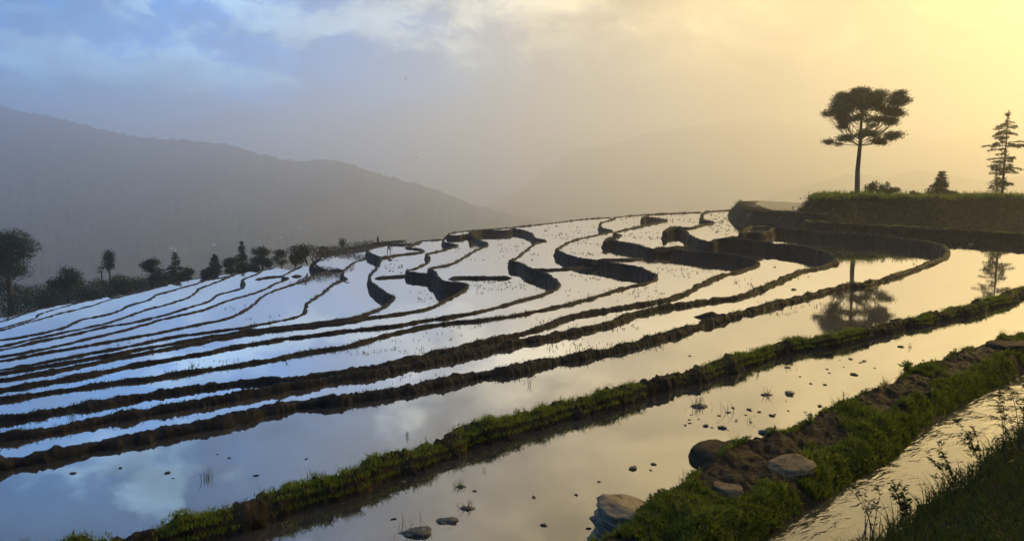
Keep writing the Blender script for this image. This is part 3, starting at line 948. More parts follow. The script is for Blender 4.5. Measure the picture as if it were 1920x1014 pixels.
cl = [(a * s, (b + HC) * s, r_.normal() * 26 * s * (1 if b > 70 else 0.8), c * s * 0.86, d * s * 0.92, c * s * 0.86) for a, b, c, d in pads]
tree("tall_tree", on_mound(1609, TD), 200 * s, cl, "tall bare-trunked tree with a wide flat crown standing on the grassy mound", "tree", 56000, 0.21, 0.34, forkz=96 * s, seed=8)
s2 = 112.0 / FPX
conifer("slender_conifer", on_mound(1881, 112.0), 160 * s2, 29 * s2, "tall ragged conifer at the right edge of the grassy mound", "tree", 12, 26, 0.10, 0.26, 130, 0.22, 0.12, 1.0, 0.75,
        prof=[(0, 0.5), (0.14, 0.3), (0.2, 0.75), (0.38, 0.72), (0.45, 0.5), (0.52, 1.0), (0.62, 0.95), (0.75, 0.55), (0.85, 0.28), (1.0, 0.05)])
conifer("young_conifer", on_mound(1869, 111.0), 40 * s2, 14 * s2, "small spindly conifer close beside the tall ragged conifer", "tree", 17, 7, 0.25, 0.3, 26, 0.12, 0.1, 0.6, 0.3)
conifer("broad_conifer", on_mound(1765, 116.0), 46 * s, 25 * s, "small dense cone-shaped conifer between the two tall trees on the mound", "tree", 14, 9, 0.02, 0.36, 110, 0.2, 0.15, 0.85, 0.2)
bush("round_shrub", on_mound(1639, 114.0), 24 * s, 34 * s, "upright round shrub just right of the tall tree's trunk", n=1300, lsize=0.26, seed=3)
bush("low_shrub", on_mound(1664, 114.0), 32 * s, 17 * s, "low spreading shrub right of the upright round shrub", n=1300, lsize=0.26, seed=4)
bush("low_shrub", on_mound(1606, 113.0), 22 * s, 9 * s, "low leafy clump around the foot of the tall tree", n=700, lsize=0.22, seed=5)
bush("low_shrub", on_mound(1713, 114.0), 14 * s, 11 * s, "tiny shrub midway between tall tree and small conifer", n=400, lsize=0.24, seed=6)
bush("low_shrub", on_mound(1567, 112.0), 12 * s, 8 * s, "tiny shrub left of the tall tree at the mound's end", n=400, lsize=0.22, seed=7)

# grass and weeds covering the mound's brow and face
r_ = np.random.default_rng(77)
Vm = MOUND_V
nn, mm = Vm.shape[:2]
NM = 34000
ii = r_.integers(0, nn - 1, NM); jj = r_.choice(np.arange(0, 7), NM, p=np.array([.24, .20, .16, .14, .12, .09, .05]))
f1 = r_.random((NM, 1))
pos = Vm[ii, jj] * (1 - f1) + Vm[ii, jj + 1] * f1 + r_.normal(size=(NM, 3)) * np.array([0.4, 0.3, 0.05])
sc_ = 1 + np.where(jj == 0, r_.uniform(0, 0.14, NM), 0)
pos[:, :2] *= sc_[:, None]
tall = 0.5 + 0.35 * fbm(pos * np.array([0.35, 0.35, 0.2]), 3, 9)
top_ = jj <= 2
blades("mound_grass", pos[top_], tall[top_] * r_.choice([0.7, 1.0, 1.7], top_.sum(), p=[.5, .4, .1]), 0.09, M_GRASS, None, 0.5, 'stuff', r_)  # brighter grass material on the top paints in the sunlit brow
leaves("mound_weeds", pos[~top_] + np.array([0, 0, 0.1]), tall[~top_] * 0.8, M_NEEDLE, None, 0.3, 0.35, 'stuff', r=r_)  # dark needle material puts the face's shade into the weed colour
Vm = MUDPLOT_V
nn = Vm.shape[0]
ii = r_.integers(0, nn, 3000); jj = r_.integers(3, 8, 3000)
blades("mud_plot_grass", Vm[ii, jj] + r_.normal(size=(3000, 3)) * 0.2, 0.22, 0.06, M_GRASSD, None, 0.6, 'stuff', r_)

# ------------------------------------------------------------------ trees along the far left edge
def at_px(x, ytop, ybase, dist):
    """base point on the slope beyond the edge and the height that reaches ytop"""
    b = PD(x, ybase, dist); t = PD(x, ytop, dist)
    return b, t[2] - b[2]


def blob_tree(name, x, ytop, ybase, dist, wpx, label, n, seed, crown_from=0.35, lsize=0.3, group=None, spread=9, trunk_r=0.2):
    b, H = at_px(x, ytop, ybase, dist)
    m = dist / FPX
    r = np.random.default_rng(seed)
    cl = []
    for _ in range(spread):
        a = r.uniform(0, 6.28); q = r.random() ** 0.5
        z = r.uniform(crown_from + 0.12, 0.9)
        taper = math.sqrt(max(0.15, 1 - ((z - (crown_from + 1) / 2) / ((1 - crown_from) / 2)) ** 2))
        cl.append((math.cos(a) * q * wpx * m * 0.33 * taper, z * H, math.sin(a) * q * wpx * m * 0.33, wpx * m * 0.23, H * 0.13, wpx * m * 0.23))
    cl.append((0, 0.9 * H, 0, wpx * m * 0.16, H * 0.10, wpx * m * 0.16))
    return tree(name, b, H, cl, label, "tree", int(n * 1.7) if n < 10000 else n, lsize * 0.8, trunk_r, crown_from, None, group, seed)


LT = "trees along the far left edge"
blob_tree("large_tree", 22, 430, 590, 122, 108, "largest dark broadleaf tree at the far left of the photo", 30000, 31, 0.26, 0.26, LT, 26, 0.45)
blob_tree("spreading_tree", 128, 503, 578, 120, 66, "low spreading tree right of the largest broadleaf tree", 3000, 32, 0.35, 0.3, LT, 9, 0.22)
b, H = at_px(209, 470, 566, 122)
m_ = 122 / FPX
tree("slender_tree", b, H, [(0, H * 0.72, 0, 7 * m_, 9 * m_, 7 * m_), (0, H * 0.84, 0, 8 * m_, 10 * m_, 8 * m_), (0, H * 0.93, 0, 5 * m_, 6 * m_, 5 * m_)],
     "thin tree with bare trunk and small egg-shaped crown above the bushes", "tree", 1500, 0.26, 0.13, 0.66, None, LT, 33)
b, H = at_px(194, 496, 566, 121)
tree("dead_tree", b, H, [(0.2, H * 0.93, 0, 4 * m_, 4 * m_, 4 * m_), (-0.3, H * 0.82, 0, 3 * m_, 3 * m_, 3 * m_)],
     "short thin tree with almost no leaves left of the egg-crowned one", "tree", 160, 0.24, 0.11, 0.8, None, LT, 34)
blob_tree("round_tree", 287, 486, 545, 124, 50, "round-crowned tree beside the conifer with spreading lower branches", 3200, 35, 0.24, 0.28, LT, 9, 0.2)
b, H = at_px(331, 472, 538, 125)
conifer("wide_conifer", b, H, 28 * m_, "conifer with narrow top and wide spreading lower branches on the left", "tree", 36, 12, 0.18, 0.34, 70, 0.2, 0.15, 0.9, 0.3, LT,
        prof=[(0, 0.9), (0.15, 1.0), (0.4, 0.75), (0.5, 0.35), (0.75, 0.22), (1, 0.05)])
blob_tree("small_tree", 352, 502, 536, 124, 28, "small bushy tree tucked under the wide conifer", 1200, 37, 0.2, 0.26, LT, 6, 0.12)
b, H = at_px(404, 476, 520, 121)
conifer("narrow_conifer", b, H, 13 * m_, "narrow conifer nearest to the wide conifer, left of the pair", "tree", 38, 11, 0.05, 0.32, 60, 0.16, 0.1, 0.7, 0.25, LT)
b, H = at_px(455, 453, 515, 124)
conifer("pointed_conifer", b, H, 14 * m_, "tallest pointed conifer behind the terrace edge, between two round trees", "tree", 39, 14, 0.05, 0.32, 64, 0.17, 0.1, 0.65, 0.22, LT)
blob_tree("bushy_tree", 434, 484, 516, 122, 36, "bushy low tree left of the tallest pointed conifer", 2200, 40, 0.1, 0.28, LT, 8, 0.15)
blob_tree("round_tree", 493, 462, 508, 126, 46, "full round tree right of the tallest pointed conifer", 3400, 41, 0.12, 0.28, LT, 10, 0.2)
blob_tree("small_tree", 528, 469, 505, 128, 34, "smaller tree touching the full round tree on its right", 1600, 42, 0.2, 0.26, LT, 7, 0.14)
b, H = at_px(643, 449, 480, 140)
tree("sapling", b, H, [(0, H * 0.7, 0, 5 * m_, 5 * m_, 5 * m_), (0, H * 0.88, 0, 4 * m_, 5 * m_, 4 * m_)], "lone sapling rising above the dark hedge", "tree", 500, 0.24, 0.08, 0.5, None, None, 43)
for (x, yt, yb, ds, wp, lab, sd) in [(236, 512, 560, 120, 46, "rounded bush right of the slender tree", 51), (554, 472, 500, 122, 22, "small bush between the round trees and the bushy knoll", 52),
                                     (606, 461, 482, 118, 14, "small dark bush at the left end of the hedge", 53), (388, 500, 525, 121, 18, "tiny bush at the foot of the narrow conifer", 54),
                                     (470, 496, 516, 123, 20, "tiny bush at the foot of the tallest pointed conifer", 55), (90, 525, 590, 119, 60, "dense bush between largest tree and spreading tree", 56),
                                     (165, 535, 580, 119, 50, "bush in front of the thin trunks on the left", 57)]:
    b, H = at_px(x, yt, yb, ds)
    bush("bush", b, wp * ds / FPX, H, lab, 'bush', 1500, 0.3, sd, "bushes along the far left edge")

# the bushy knoll at the end of a bank
kn = P(585, 492, CW[9] - 0.3)
bush("knoll_bush", kn + np.array([0, 1.0, -0.2]), 5.4, 2.6, "dark brown bush on the knoll where the mud banks meet", 'bush', 2600, 0.22, 61, mat=M_STRAW)
bush("knoll_bush", P(570, 494, CW[9] - 0.3) + np.array([0, 1.6, -0.1]), 3.2, 2.5, "green bush on the left half of the knoll", 'bush', 1500, 0.22, 62)

# undergrowth beyond the edge, one uncountable mass
r_ = np.random.default_rng(91)
cen = []
for x in np.linspace(-330, 345, 90):
    edge = np.interp(x, [-330, 0, 100, 200, 260, 308, 353], [655, 593, 573, 556, 547, 535, 524])
    top = np.interp(x, [-330, 0, 60, 120, 200, 260, 300, 345], [560, 530, 540, 534, 530, 524, 520, 520])
    for k in range(5):
        dd = 112 + k * 3.4 + r_.uniform(-1, 1) + max(0, x) * 0.05
        yy = edge + (top - edge) * (0.1 + 0.8 * k / 4) + r_.normal() * 3
        cen.append(PD(x + r_.normal() * 5, yy, dd))
cen = np.array(cen)
pos = np.repeat(cen, 130, 0)
pos = pos + unit(r_.normal(size=pos.shape)) * (r_.random((len(pos), 1)) ** 0.4) * np.array([1.3, 1.2, 1.0])
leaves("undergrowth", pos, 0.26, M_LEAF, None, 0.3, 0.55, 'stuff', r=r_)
# dark hedge on the far skyline left of the people
r_ = np.random.default_rng(92)
hp = []
for t in np.linspace(0, 1, 60):
    x = 612 + 145 * t
    y0 = np.interp(t, [0, 0.12, 0.2, 0.62, 1.0], [470, 463, 462, 453, 449])
    p = PD(x, y0 + 4, 118)
    hp.append(np.repeat(p[None], 50, 0) + unit(r_.normal(size=(50, 3))) * (r_.random((50, 1)) ** 0.4) * np.array([0.6, 0.7, 0.75 if t < 0.62 else 0.3]))
hroot = thing("hedge", PD(680, 466, 118), "long low dark hedge along the far terrace edge behind the people", "hedge")
lv = leaves("foliage", np.vstack(hp) - np.array(hroot.location), 0.2, M_NEEDLE, hroot, 0.4, 0.5, r=r_)
# trampled dry strip between hedge and water
sheetpts = [P(600, 477.5, 11.15), P(687, 470, 11.15), P(724, 459, 11.15), P(760, 451, 11.15), P(700, 456, 11.15), P(640, 467, 11.15)]
sheet("footpath", [tuple(p[:2]) for p in sheetpts], CAMZ - 11.15, M_MUD)

# ------------------------------------------------------------------ grass on the nearest bank and on the path
r_ = np.random.default_rng(101)
V = K0_VERTS
n, m = V.shape[:2]
dist = np.linalg.norm(V[:, 5] - np.array([0, 0, CAMZ]), axis=1)
okk = np.where((V[:, 5, 1] > 3))[0]
seglen = np.gradient(np.concatenate([[0], np.cumsum(np.linalg.norm(np.diff(V[:, 5], axis=0), axis=1))]))
wt = seglen[okk] * np.clip(14.0 / dist[okk], 0.12, 1.6)
patchy = np.clip(0.35 + 1.7 * fbm(V[okk, 5] * 0.9, 4, 5), 0.02, 1)
wt = wt * patchy; wt /= wt.sum()
NB = 38000
ii = r_.choice(okk, NB, p=wt)
jj = r_.choice(np.arange(2, 9), NB, p=np.array([.22, .30, .24, .15, .06, .02, .01]))
pos = V[ii, jj] + r_.normal(size=(NB, 3)) * np.array([0.05, 0.05, 0.01])
dd = np.linalg.norm(pos - np.array([0, 0, CAMZ]), axis=1)
blades("bank_grass", pos, 0.058 + 0.0005 * dd, 0.006 + 0.0004 * dd, M_GRASS, None, 0.7, 'stuff', r_)

V = PATH_V
n, m = V.shape[:2]
NB = 120000
ii = r_.integers(0, n - 1, NB); jw = np.gradient(np.array([p[0] for p in pr]))[2:m - 2]; jj = r_.choice(np.arange(2, m - 2), NB, p=jw / jw.sum())
fa, fb = r_.random((NB, 1)), r_.random((NB, 1))
pos = (V[ii, jj] * (1 - fa) + V[ii + 1, jj] * fa) * (1 - fb) + (V[ii, jj + 1] * (1 - fa) + V[ii + 1, jj + 1] * fa) * fb
cover = fbm(pos * np.array([0.9, 0.9, 0.0]), 3, 44)
tt = np.array([p[0] for p in pr])[jj]
keep = (cover + np.where(tt > 0.62, 0.5, 0.0) + np.where(tt < 0.12, 0.25, 0.0)) > 0.08
pos, tt, cover = pos[keep], tt[keep], cover[keep]
dd = np.linalg.norm(pos - np.array([0, 0, CAMZ]), axis=1)
lush = np.where(tt > 0.6, 1.35, 1.0)
PATHGRASS = pos
half = r_.random(len(pos)) < 0.6
blades("path_grass", pos[half], (0.075 * lush + 0.0006 * dd)[half], (0.010 + 0.0005 * dd)[half], M_GRASS, None, 0.8, 'stuff', r_)
leaves("path_weeds", pos[~half] + np.array([0, 0, 0.04]) * r_.random((int((~half).sum()), 1)) * 2.0, (0.06 * lush)[~half], M_GRASSM, None, 0.5, 0.5, 'stuff', r=r_)

r2 = np.random.default_rng(144)
rim = np.vstack(RIM)
rim = rim[r2.integers(0, len(rim), 9000)] + r2.normal(size=(9000, 3)) * np.array([0.05, 0.05, 0.0])
rd_ = np.linalg.norm(rim, axis=1)
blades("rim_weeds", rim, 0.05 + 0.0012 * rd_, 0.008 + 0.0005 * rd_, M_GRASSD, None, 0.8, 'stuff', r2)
sel = r2.integers(0, len(PATHGRASS), 5200)
blades("path_straw", PATHGRASS[sel], 0.10, 0.010, M_STRAWL, None, 1.1, 'stuff', r2)
cen_ = PATHGRASS[r2.integers(0, len(PATHGRASS), 110)]
tf = np.repeat(cen_, 26, 0) + r2.normal(size=(110 * 26, 3)) * np.array([0.05, 0.05, 0.0])
blades("path_tall_grass", tf, np.repeat(r2.uniform(0.10, 0.22, 110), 26), 0.011, M_GRASSL, None, 0.7, 'stuff', r2)
sel = r_.integers(0, len(okk), 1500)
V = K0_VERTS
sp_ = V[okk[r2.choice(len(okk), 220, p=wt)], r2.integers(3, 7, 220)]
tf = np.repeat(sp_, 18, 0) + r2.normal(size=(220 * 18, 3)) * np.array([0.05, 0.05, 0.0])
blades("bank_tall_grass", tf, np.repeat(r2.uniform(0.07, 0.16, 220), 18), 0.011, M_GRASSL, None, 0.7, 'stuff', r2)
V = NEAR_V
n, m = V.shape[:2]
NB = 60000
ii = r_.integers(0, n - 1, NB); jj = r_.choice(np.arange(1, m - 3), NB)
fa, fb = r_.random((NB, 1)), r_.random((NB, 1))
pos = (V[ii, jj] * (1 - fa) + V[ii + 1, jj] * fa) * (1 - fb) + (V[ii, jj + 1] * (1 - fa) + V[ii + 1, jj + 1] * fa) * fb
hgt = np.clip(0.18 + 0.35 * fbm(pos * np.array([1.4, 1.4, 0]), 3, 61), 0.03, 0.5)
lf = pos + np.array([0, 0, 1.0]) * (r_.random(NB) ** 0.6 * hgt)[:, None]
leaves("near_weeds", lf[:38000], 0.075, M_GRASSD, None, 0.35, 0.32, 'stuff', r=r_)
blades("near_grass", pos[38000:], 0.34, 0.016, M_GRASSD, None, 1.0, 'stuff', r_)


# ------------------------------------------------------------------ stones
def stone(name, center, size, label, mat, seed, rotz=0.0, flat=0.0, layered=False, tilt=(0, 0), cat="rock"):
    bm = bmesh.new()
    bmesh.ops.create_icosphere(bm, subdivisions=5, radius=1.0)
    co = np.array([v.co for v in bm.verts])
    p = co.copy()
    e = 3.2                                          # between a ball and a block
    nrm = (np.abs(p) ** e).sum(1, keepdims=True) ** (1 / e)
    p = p / nrm
    p *= (1 + 0.30 * fbm(co * 1.2, 3, seed) + 0.14 * fbm(co * 3.2, 4, seed + 3) + 0.05 * np.abs(fbm(co * 7.0, 3, seed + 8)))[:, None]
    if flat:
        top = p[:, 2] > 0
        p[top, 2] = np.minimum(p[top, 2], 1 - flat + 0.06 * fbm(co[top] * 2.5, 3, seed + 5))
    if layered:
        p[:, :2] *= (1 + 0.035 * np.sin(p[:, 2:3] * 14 + 2.5 * p[:, 0:1] + 3 * fbm(co * 1.5, 2, seed)[:, None]))
    p = p * np.array(size)
    for v, q in zip(bm.verts, p):
        v.co = q
    me = bpy.data.meshes.new(name)
    bm.to_mesh(me); bm.free()
    me.polygons.foreach_set('use_smooth', np.ones(len(me.polygons), bool))
    me.materials.append(mat)
    o = bpy.data.objects.new(name, me); COL.objects.link(o)
    o.location = tuple(center); o.rotation_euler = (tilt[0], tilt[1], rotz)
    tag(o, label, cat)
    return o


def mat_strata(name):
    m, t, o = mat_new(name)
    co = t.n('ShaderNodeTexCoord').outputs['Object']
    mp = t.n('ShaderNodeMapping'); mp.inputs['Scale'].default_value = (1.2, 1.2, 9.0); mp.inputs['Rotation'].default_value = (0.15, 0.35, 0)
    t.link(co, mp.inputs['Vector'])
    a = t.noise(mp.outputs[0], 2.4, 6, 0.6, 0.4); b = t.noise(co, 16, 5, 0.65)
    c = t.mix(t.mapr(a, 0.35, 0.62), (0.075, 0.052, 0.028), (0.21, 0.155, 0.085))
    c = t.mix(t.math('MULTIPLY', t.mapr(b, 0.5, 0.75), 0.5), c, (0.32, 0.24, 0.14))
    p = t.n('ShaderNodeBsdfPrincipled'); t.link(c, p.inputs['Base Color']); p.inputs['Roughness'].default_value = 0.75
    bp = t.n('ShaderNodeBump'); bp.inputs['Strength'].default_value = 0.8; bp.inputs['Distance'].default_value = 0.05
    t.link(t.math('ADD', a, t.math('MULTIPLY', b, 0.35)), bp.inputs['Height']); t.link(bp.outputs[0], p.inputs['Normal'])
    t.link(p.outputs[0], o.inputs['Surface'])
    return m


M_STRATA = mat_strata("banded_stone")
stone("banded_stone", P(1188, 992, CAMZ - 0.12), (0.62, 0.42, 0.36), "large banded grey stone at the bottom corner of the nearest paddy", M_STRATA, 3, rad(-18), 0.1, True, (rad(-6), rad(14)))
stone("boulder", P(1362, 868, CAMZ - 0.28), (0.50, 0.46, 0.32), "rounded brown boulder jutting from the path into the nearest paddy", M_ROCKD, 5, rad(20), 0.15)
stone("small_stone", P(1316, 912, CAMZ - 0.14), (0.14, 0.15, 0.17), "small dark stone at the waterline below the brown boulder", M_ROCKD, 6)
stone("flat_stone", P(1484, 878, CAMZ - 0.50) + np.array([0, 0, -0.02]), (0.40, 0.27, 0.16), "pale flat-topped stone set in the path grass", M_ROCK, 7, rad(25), 0.12, False, (rad(4), rad(-6)))
stone("square_stone", P(1366, 921, CAMZ - 0.52), (0.21, 0.16, 0.12), "small square-edged stone between boulder and bare earth", M_ROCK, 8, rad(-10), 0.2)
stone("earth_lump", P(1340, 948, CAMZ - 0.46) + np.array([0, 0, -0.07]), (0.40, 0.36, 0.15), "bare trodden earth lump on the path above the banded stone", M_ROCKD, 9, rad(35), 0.3, cat="earth lump")
stone("stepping_stone", P(1640, 764, CAMZ - 0.47) + np.array([0, 0, -0.08]), (0.40, 0.36, 0.14), "brown half-buried stone midway along the path", M_ROCKD, 12, rad(15), 0.3)
stone("layered_slab", P(1752, 698, CAMZ - 0.47) + np.array([0, 0, -0.06]), (0.62, 0.46, 0.15), "wide layered brown slab at the paddy side of the path", M_ROCKD, 13, rad(10), 0.3)
stone("earth_block", P(1893, 652, CAMZ - 0.50), (0.55, 0.42, 0.20), "raised dark earth block at the far end of the path", M_ROCKD, 14, rad(8), 0.2, cat="earth block")


# ------------------------------------------------------------------ clods, tufts and straw standing in the near water
def clod(px, py, C, size, label, seed, group):
    bm = bmesh.new()
    bmesh.ops.create_icosphere(bm, subdivisions=3, radius=1.0)
    co = np.array([v.co for v in bm.verts])
    p = co * (1 + 0.75 * fbm(co * 2.1, 4, seed, 0.6))[:, None] * np.array([1.3, 0.9, 0.36]) * size * 0.58
    for v, q in zip(bm.verts, p): v.co = q
    me = bpy.data.meshes.new("mud_clod"); bm.to_mesh(me); bm.free()
    me.polygons.foreach_set('use_smooth', np.ones(len(me.polygons), bool))
    me.materials.append(M_WET)
    o = bpy.data.objects.new("mud_clod", me); COL.objects.link(o)
    o.location = tuple(on_water(px, py)[0] + np.array([0, 0, size * 0.12]))
    o.rotation_euler = (0, 0, seed * 1.7)
    tag(o, label, "mud clod", group)


def tuft(px, py, C, h, nb, label, seed, group, mat=M_STRAW, spread=0.05, lean=0.8, name="seedling_tuft", cat="plant", clump=0.0):
    r = np.random.default_rng(seed)
    root = thing(name, on_water(px, py)[0], label, cat, group)
    pos = np.concatenate([r.normal(size=(nb, 2)) * spread, np.full((nb, 1), -0.01)], 1)
    blades("blade_cluster", pos, h, 0.007 + h * 0.018, mat, root, lean, 'stuff', r)
    if clump > 0:
        bm = bmesh.new(); bmesh.ops.create_icosphere(bm, subdivisions=3, radius=1.0)
        co = np.array([v.co for v in bm.verts])
        p = co * (1 + 0.5 * fbm(co * 1.9, 3, seed))[:, None] * np.array([1.3, 0.9, 0.35]) * clump
        for v, q in zip(bm.verts, p): v.co = q
        me = bpy.data.meshes.new("root_ball"); bm.to_mesh(me); bm.free(); me.materials.append(M_WET)
        o = bpy.data.objects.new("root_ball", me); COL.objects.link(o); o.parent = root


G0 = "mud clods standing in the nearest paddy"
clods = [(1405, 768, .09), (1424, 772, .07), (1447, 779, .09), (1324, 798, .10), (1355, 802, .13), (1285, 797, .05), (1293, 793, .05), (1520, 719, .07), (1547, 721, .07),
         (1551, 692, .06), (1555, 699, .05), (1595, 673, .09), (1620, 677, .09), (1601, 702, .13), (1570, 662, .05), (1689, 650, .12), (1537, 761, .09), (1225, 870, .07),
         (1347, 827, .06), (1020, 984, .07), (1001, 932, .06), (1123, 903, .04), (1220, 881, .04), (1480, 742, .06), (1380, 790, .04), (1500, 706, .05), (1640, 690, .04),
         (1582, 688, .04), (1478, 770, .04), (1310, 786, .04)]
for j, (x, y, sz) in enumerate(clods):
    if x < 1130: lab = "small wet mud clod in the dark water at bottom centre"
    elif x < 1240: lab = "small wet mud clod left of the brown boulder"
    elif y > 755: lab = "small wet mud clod between the straw heap and the path"
    elif x < 1560: lab = "small wet mud clod around the largest clod in mid paddy"
    else: lab = "small wet mud clod in the golden far part of the nearest paddy"
    clod(x, y, CW[0], sz, lab, 600 + j, G0)
clod(1187, 878, CW[0], .12, "larger wet clod alone left of the brown boulder", 651, G0)
clod(1192, 944, CW[0], .13, "pale wet clod just above the banded stone", 652, G0)
clod(1480, 738, CW[0], .19, "largest wet clod in the middle of the nearest paddy", 653, G0)
clod(1440, 812, CW[0], .20, "wide flat clod close to the path grass", 654, G0)
for j, (x, y, sz) in enumerate([(137, 887, .07), (226, 877, .06), (314, 886, .08), (430, 858, .05), (574, 860, .05)]):
    clod(x, y, CW[1], sz, "small clod barely above water in the second paddy at left", 660 + j, "clods in the second paddy")
clod(1820, 458, CW[1], .24, "dark lump in the golden water near the conifer reflection", 671, "clods in the second paddy")
clod(1800, 464, CW[1], .2, "flat dark lump in the golden water beside a larger one", 672, "clods in the second paddy")
clod(1488, 543, CW[2], .22, "lone dark clod in golden water beside the curved bank", 673, None)
G1 = "straw tufts in the nearest paddy"
tuft(1310, 762, CW[0], .24, 26, "tangled straw heap in the water left of the wet clods", 1, G1, M_STRAW, .13, 1.3, "straw_heap", "straw", .14)
tuft(1437, 740, CW[0], .22, 16, "upright straw bunch beside the largest wet clod", 2, G1, M_STRAW, .06, .6, "straw_tuft", "straw", .1)
tuft(1476, 689, CW[0], .12, 12, "small spiky straw tuft beyond the largest wet clod", 3, G1, M_STRAW, .09, 1.4, "straw_tuft", "straw", .07)
tuft(1366, 773, CW[0], .26, 8, "thin straw stalks right of the tangled heap", 4, G1, M_STRAW, .08, .7, "straw_tuft", "straw", .05)
tuft(1420, 702, CW[0], .18, 6, "sparse upright sprig in the golden part of the paddy", 5, G1, M_STRAW, .03, .4, "straw_tuft", "straw")
tuft(1405, 790, CW[0], .16, 4, "forked twig standing in the water", 6, G1, M_STRAW, .02, .9, "straw_tuft", "straw")
tuft(864, 912, CW[0], .13, 22, "green tuft in the dark water at bottom centre", 7, G1, M_GRASS, .05, 1.0, "grass_tuft", "plant", .06)
tuft(878, 953, CW[0], .15, 16, "brownish tuft leaning right at bottom centre", 8, G1, M_STRAW, .06, 1.2, "straw_tuft", "straw", .08)
tuft(783, 999, CW[0], .13, 34, "wide heap of straw and mud at the bottom edge", 9, G1, M_STRAW, .18, 1.5, "straw_heap", "straw", .17)
tuft(840, 976, CW[0], .05, 14, "flat floating straw beside the wide heap", 10, G1, M_STRAW, .15, 1.5, "straw_heap", "straw", .12)
tuft(541, 984, CW[0], .10, 18, "green sprig near the lower end of the grassy bank", 11, G1, M_GRASS, .07, 1.2, "grass_tuft", "plant", .05)
tuft(633, 938, CW[0], .11, 16, "dark sprig in the water below the grassy bank", 12, G1, M_GRASSD, .05, 1.0, "grass_tuft", "plant", .04)
tuft(903, 882, CW[0], .10, 4, "tiny twig in the water right of the dark sprig", 13, G1, M_STRAW, .04, .8, "straw_tuft", "straw")
tuft(754, 902, CW[0], .08, 10, "half sunk weeds at the foot of the grassy bank", 14, G1, M_GRASSD, .10, 1.3, "grass_tuft", "plant", .06)
tuft(687, 928, CW[0], .16, 3, "bare crossed twig below the grassy bank", 15, G1, M_STRAW, .03, .7, "straw_tuft", "straw")
tuft(1707, 651, CW[0], .16, 6, "little sprig far along the nearest paddy", 16, G1, M_STRAW, .05, .7, "straw_tuft", "straw", .04)
tuft(1445, 804, CW[0], .08, 16, "straw lying on the wide flat clod", 17, G1, M_STRAW, .12, 1.5, "straw_heap", "straw", .08)
G2 = "sprigs in the second paddy"
tuft(388, 897, CW[1], .22, 14, "feathery sprig alone in the second paddy at left", 21, G2, M_STRAW, .04, .7, "seedling_tuft", "plant")
tuft(994, 722, CW[1], .28, 6, "tall thin sprig in the cloud reflection", 22, G2, M_STRAW, .03, .5, "seedling_tuft", "plant")
tuft(762, 817, CW[1], .14, 8, "short sprig above the grassy bank in the second paddy", 23, G2, M_STRAW, .04, .8, "seedling_tuft", "plant")
tuft(134, 783, CW[3], .34, 18, "leafy weed on the mud bank at far left", 24, None, M_GRASSD, .05, .6, "seedling_tuft", "plant")
tuft(359, 690, CW[5], .4, 12, "dark seedling clump between two banks at left", 25, None, M_GRASSD, .07, .5, "seedling_tuft", "plant")
tuft(1210, 568, CW[1], .01, 1, "", 26, None) if False else None

# stubble and seedlings too many to count, standing in every middle paddy
r_ = np.random.default_rng(131)
SP = []
plots = [((640, 540), (740, 590), 7, 60), ((760, 545), (850, 575), 7, 60), ((880, 525), (1030, 555), 6, 160), ((930, 445), (1010, 480), 6, 110), ((1010, 420), (1130, 480), 5, 260),
         ((1070, 500), (1150, 525), 5, 80), ((1080, 455), (1140, 480), 4, 70), ((1060, 530), (1250, 565), 4, 160), ((1160, 405), (1240, 450), 4, 90), ((1170, 435), (1280, 458), 3, 110),
         ((1250, 400), (1320, 418), 3, 70), ((1320, 398), (1390, 440), 2, 170), ((1230, 500), (1310, 520), 4, 40), ((1330, 520), (1420, 545), 3, 60), ((700, 605), (1000, 640), 4, 120),
         ((1000, 590), (1200, 620), 3, 110), ((560, 650), (900, 665), 3, 120), ((1000, 640), (1250, 660), 2, 90), ((640, 700), (1000, 720), 1, 60), ((720, 485), (755, 512), 7, 40),
         ((850, 465), (900, 490), 6.5, 40), ((470, 600), (560, 640), 6, 60), ((400, 560), (540, 600), 7, 50), ((200, 640), (540, 690), 4, 90), ((1400, 560), (1560, 590), 1, 60),
         ((1440, 500), (1520, 540), 2, 50), ((1560, 560), (1800, 590), 1, 60), ((1600, 470), (1720, 500), 1, 30)]
for (x0, y0), (x1, y1), k, cnt in plots:
    for _ in range(int(cnt * 0.9)):
        p, kk = on_water(r_.uniform(x0, x1), r_.uniform(y0, y1), k)
        if fbm(p[None] * 0.22, 2, 55)[0] < -0.02: continue
        nb = r_.integers(1, 4)
        SP.append(p + np.concatenate([r_.normal(size=(nb, 2)) * 0.06, np.full((nb, 1), -0.01)], 1))
SP = np.vstack(SP)
dd = np.linalg.norm(SP - np.array([0, 0, CAMZ]), axis=1)
blades("rice_stubble", SP, 0.07 + 0.0008 * dd, 0.012 + 0.0005 * dd, M_STRAW, None, 0.7, 'stuff', r_)
# crumbs of mud lying in the muddier plots
CR = []
for (x0, y0), (x1, y1), k, cnt in [((722, 492), (755, 512), 7, 14), ((1325, 402), (1385, 436), 2, 50), ((890, 450), (1000, 500), 6, 16), ((1020, 430), (1120, 480), 5, 16),
                                   ((1440, 424), (1490, 432), 1, 24), ((1250, 640), (1850, 690), 0, 12), ((1270, 750), (1480, 810), 0, 14), ((700, 880), (1200, 1000), 0, 5), ((50, 850), (700, 900), 1, 5)]:
    for _ in range(cnt):
        CR.append(np.append(on_water(r_.uniform(x0, x1), r_.uniform(y0, y1), k)[0], k))
CR = np.array(CR)
bm = bmesh.new(); bmesh.ops.create_icosphere(bm, subdivisions=1, radius=1.0)
ico = np.array([v.co for v in bm.verts]); icf = np.array([[v.index for v in f.verts] for f in bm.faces]); bm.free()
nV = len(ico)
sz = (0.014 + 0.0008 * np.linalg.norm(CR[:, :2], axis=1)) * r_.uniform(0.5, 1.6, len(CR))
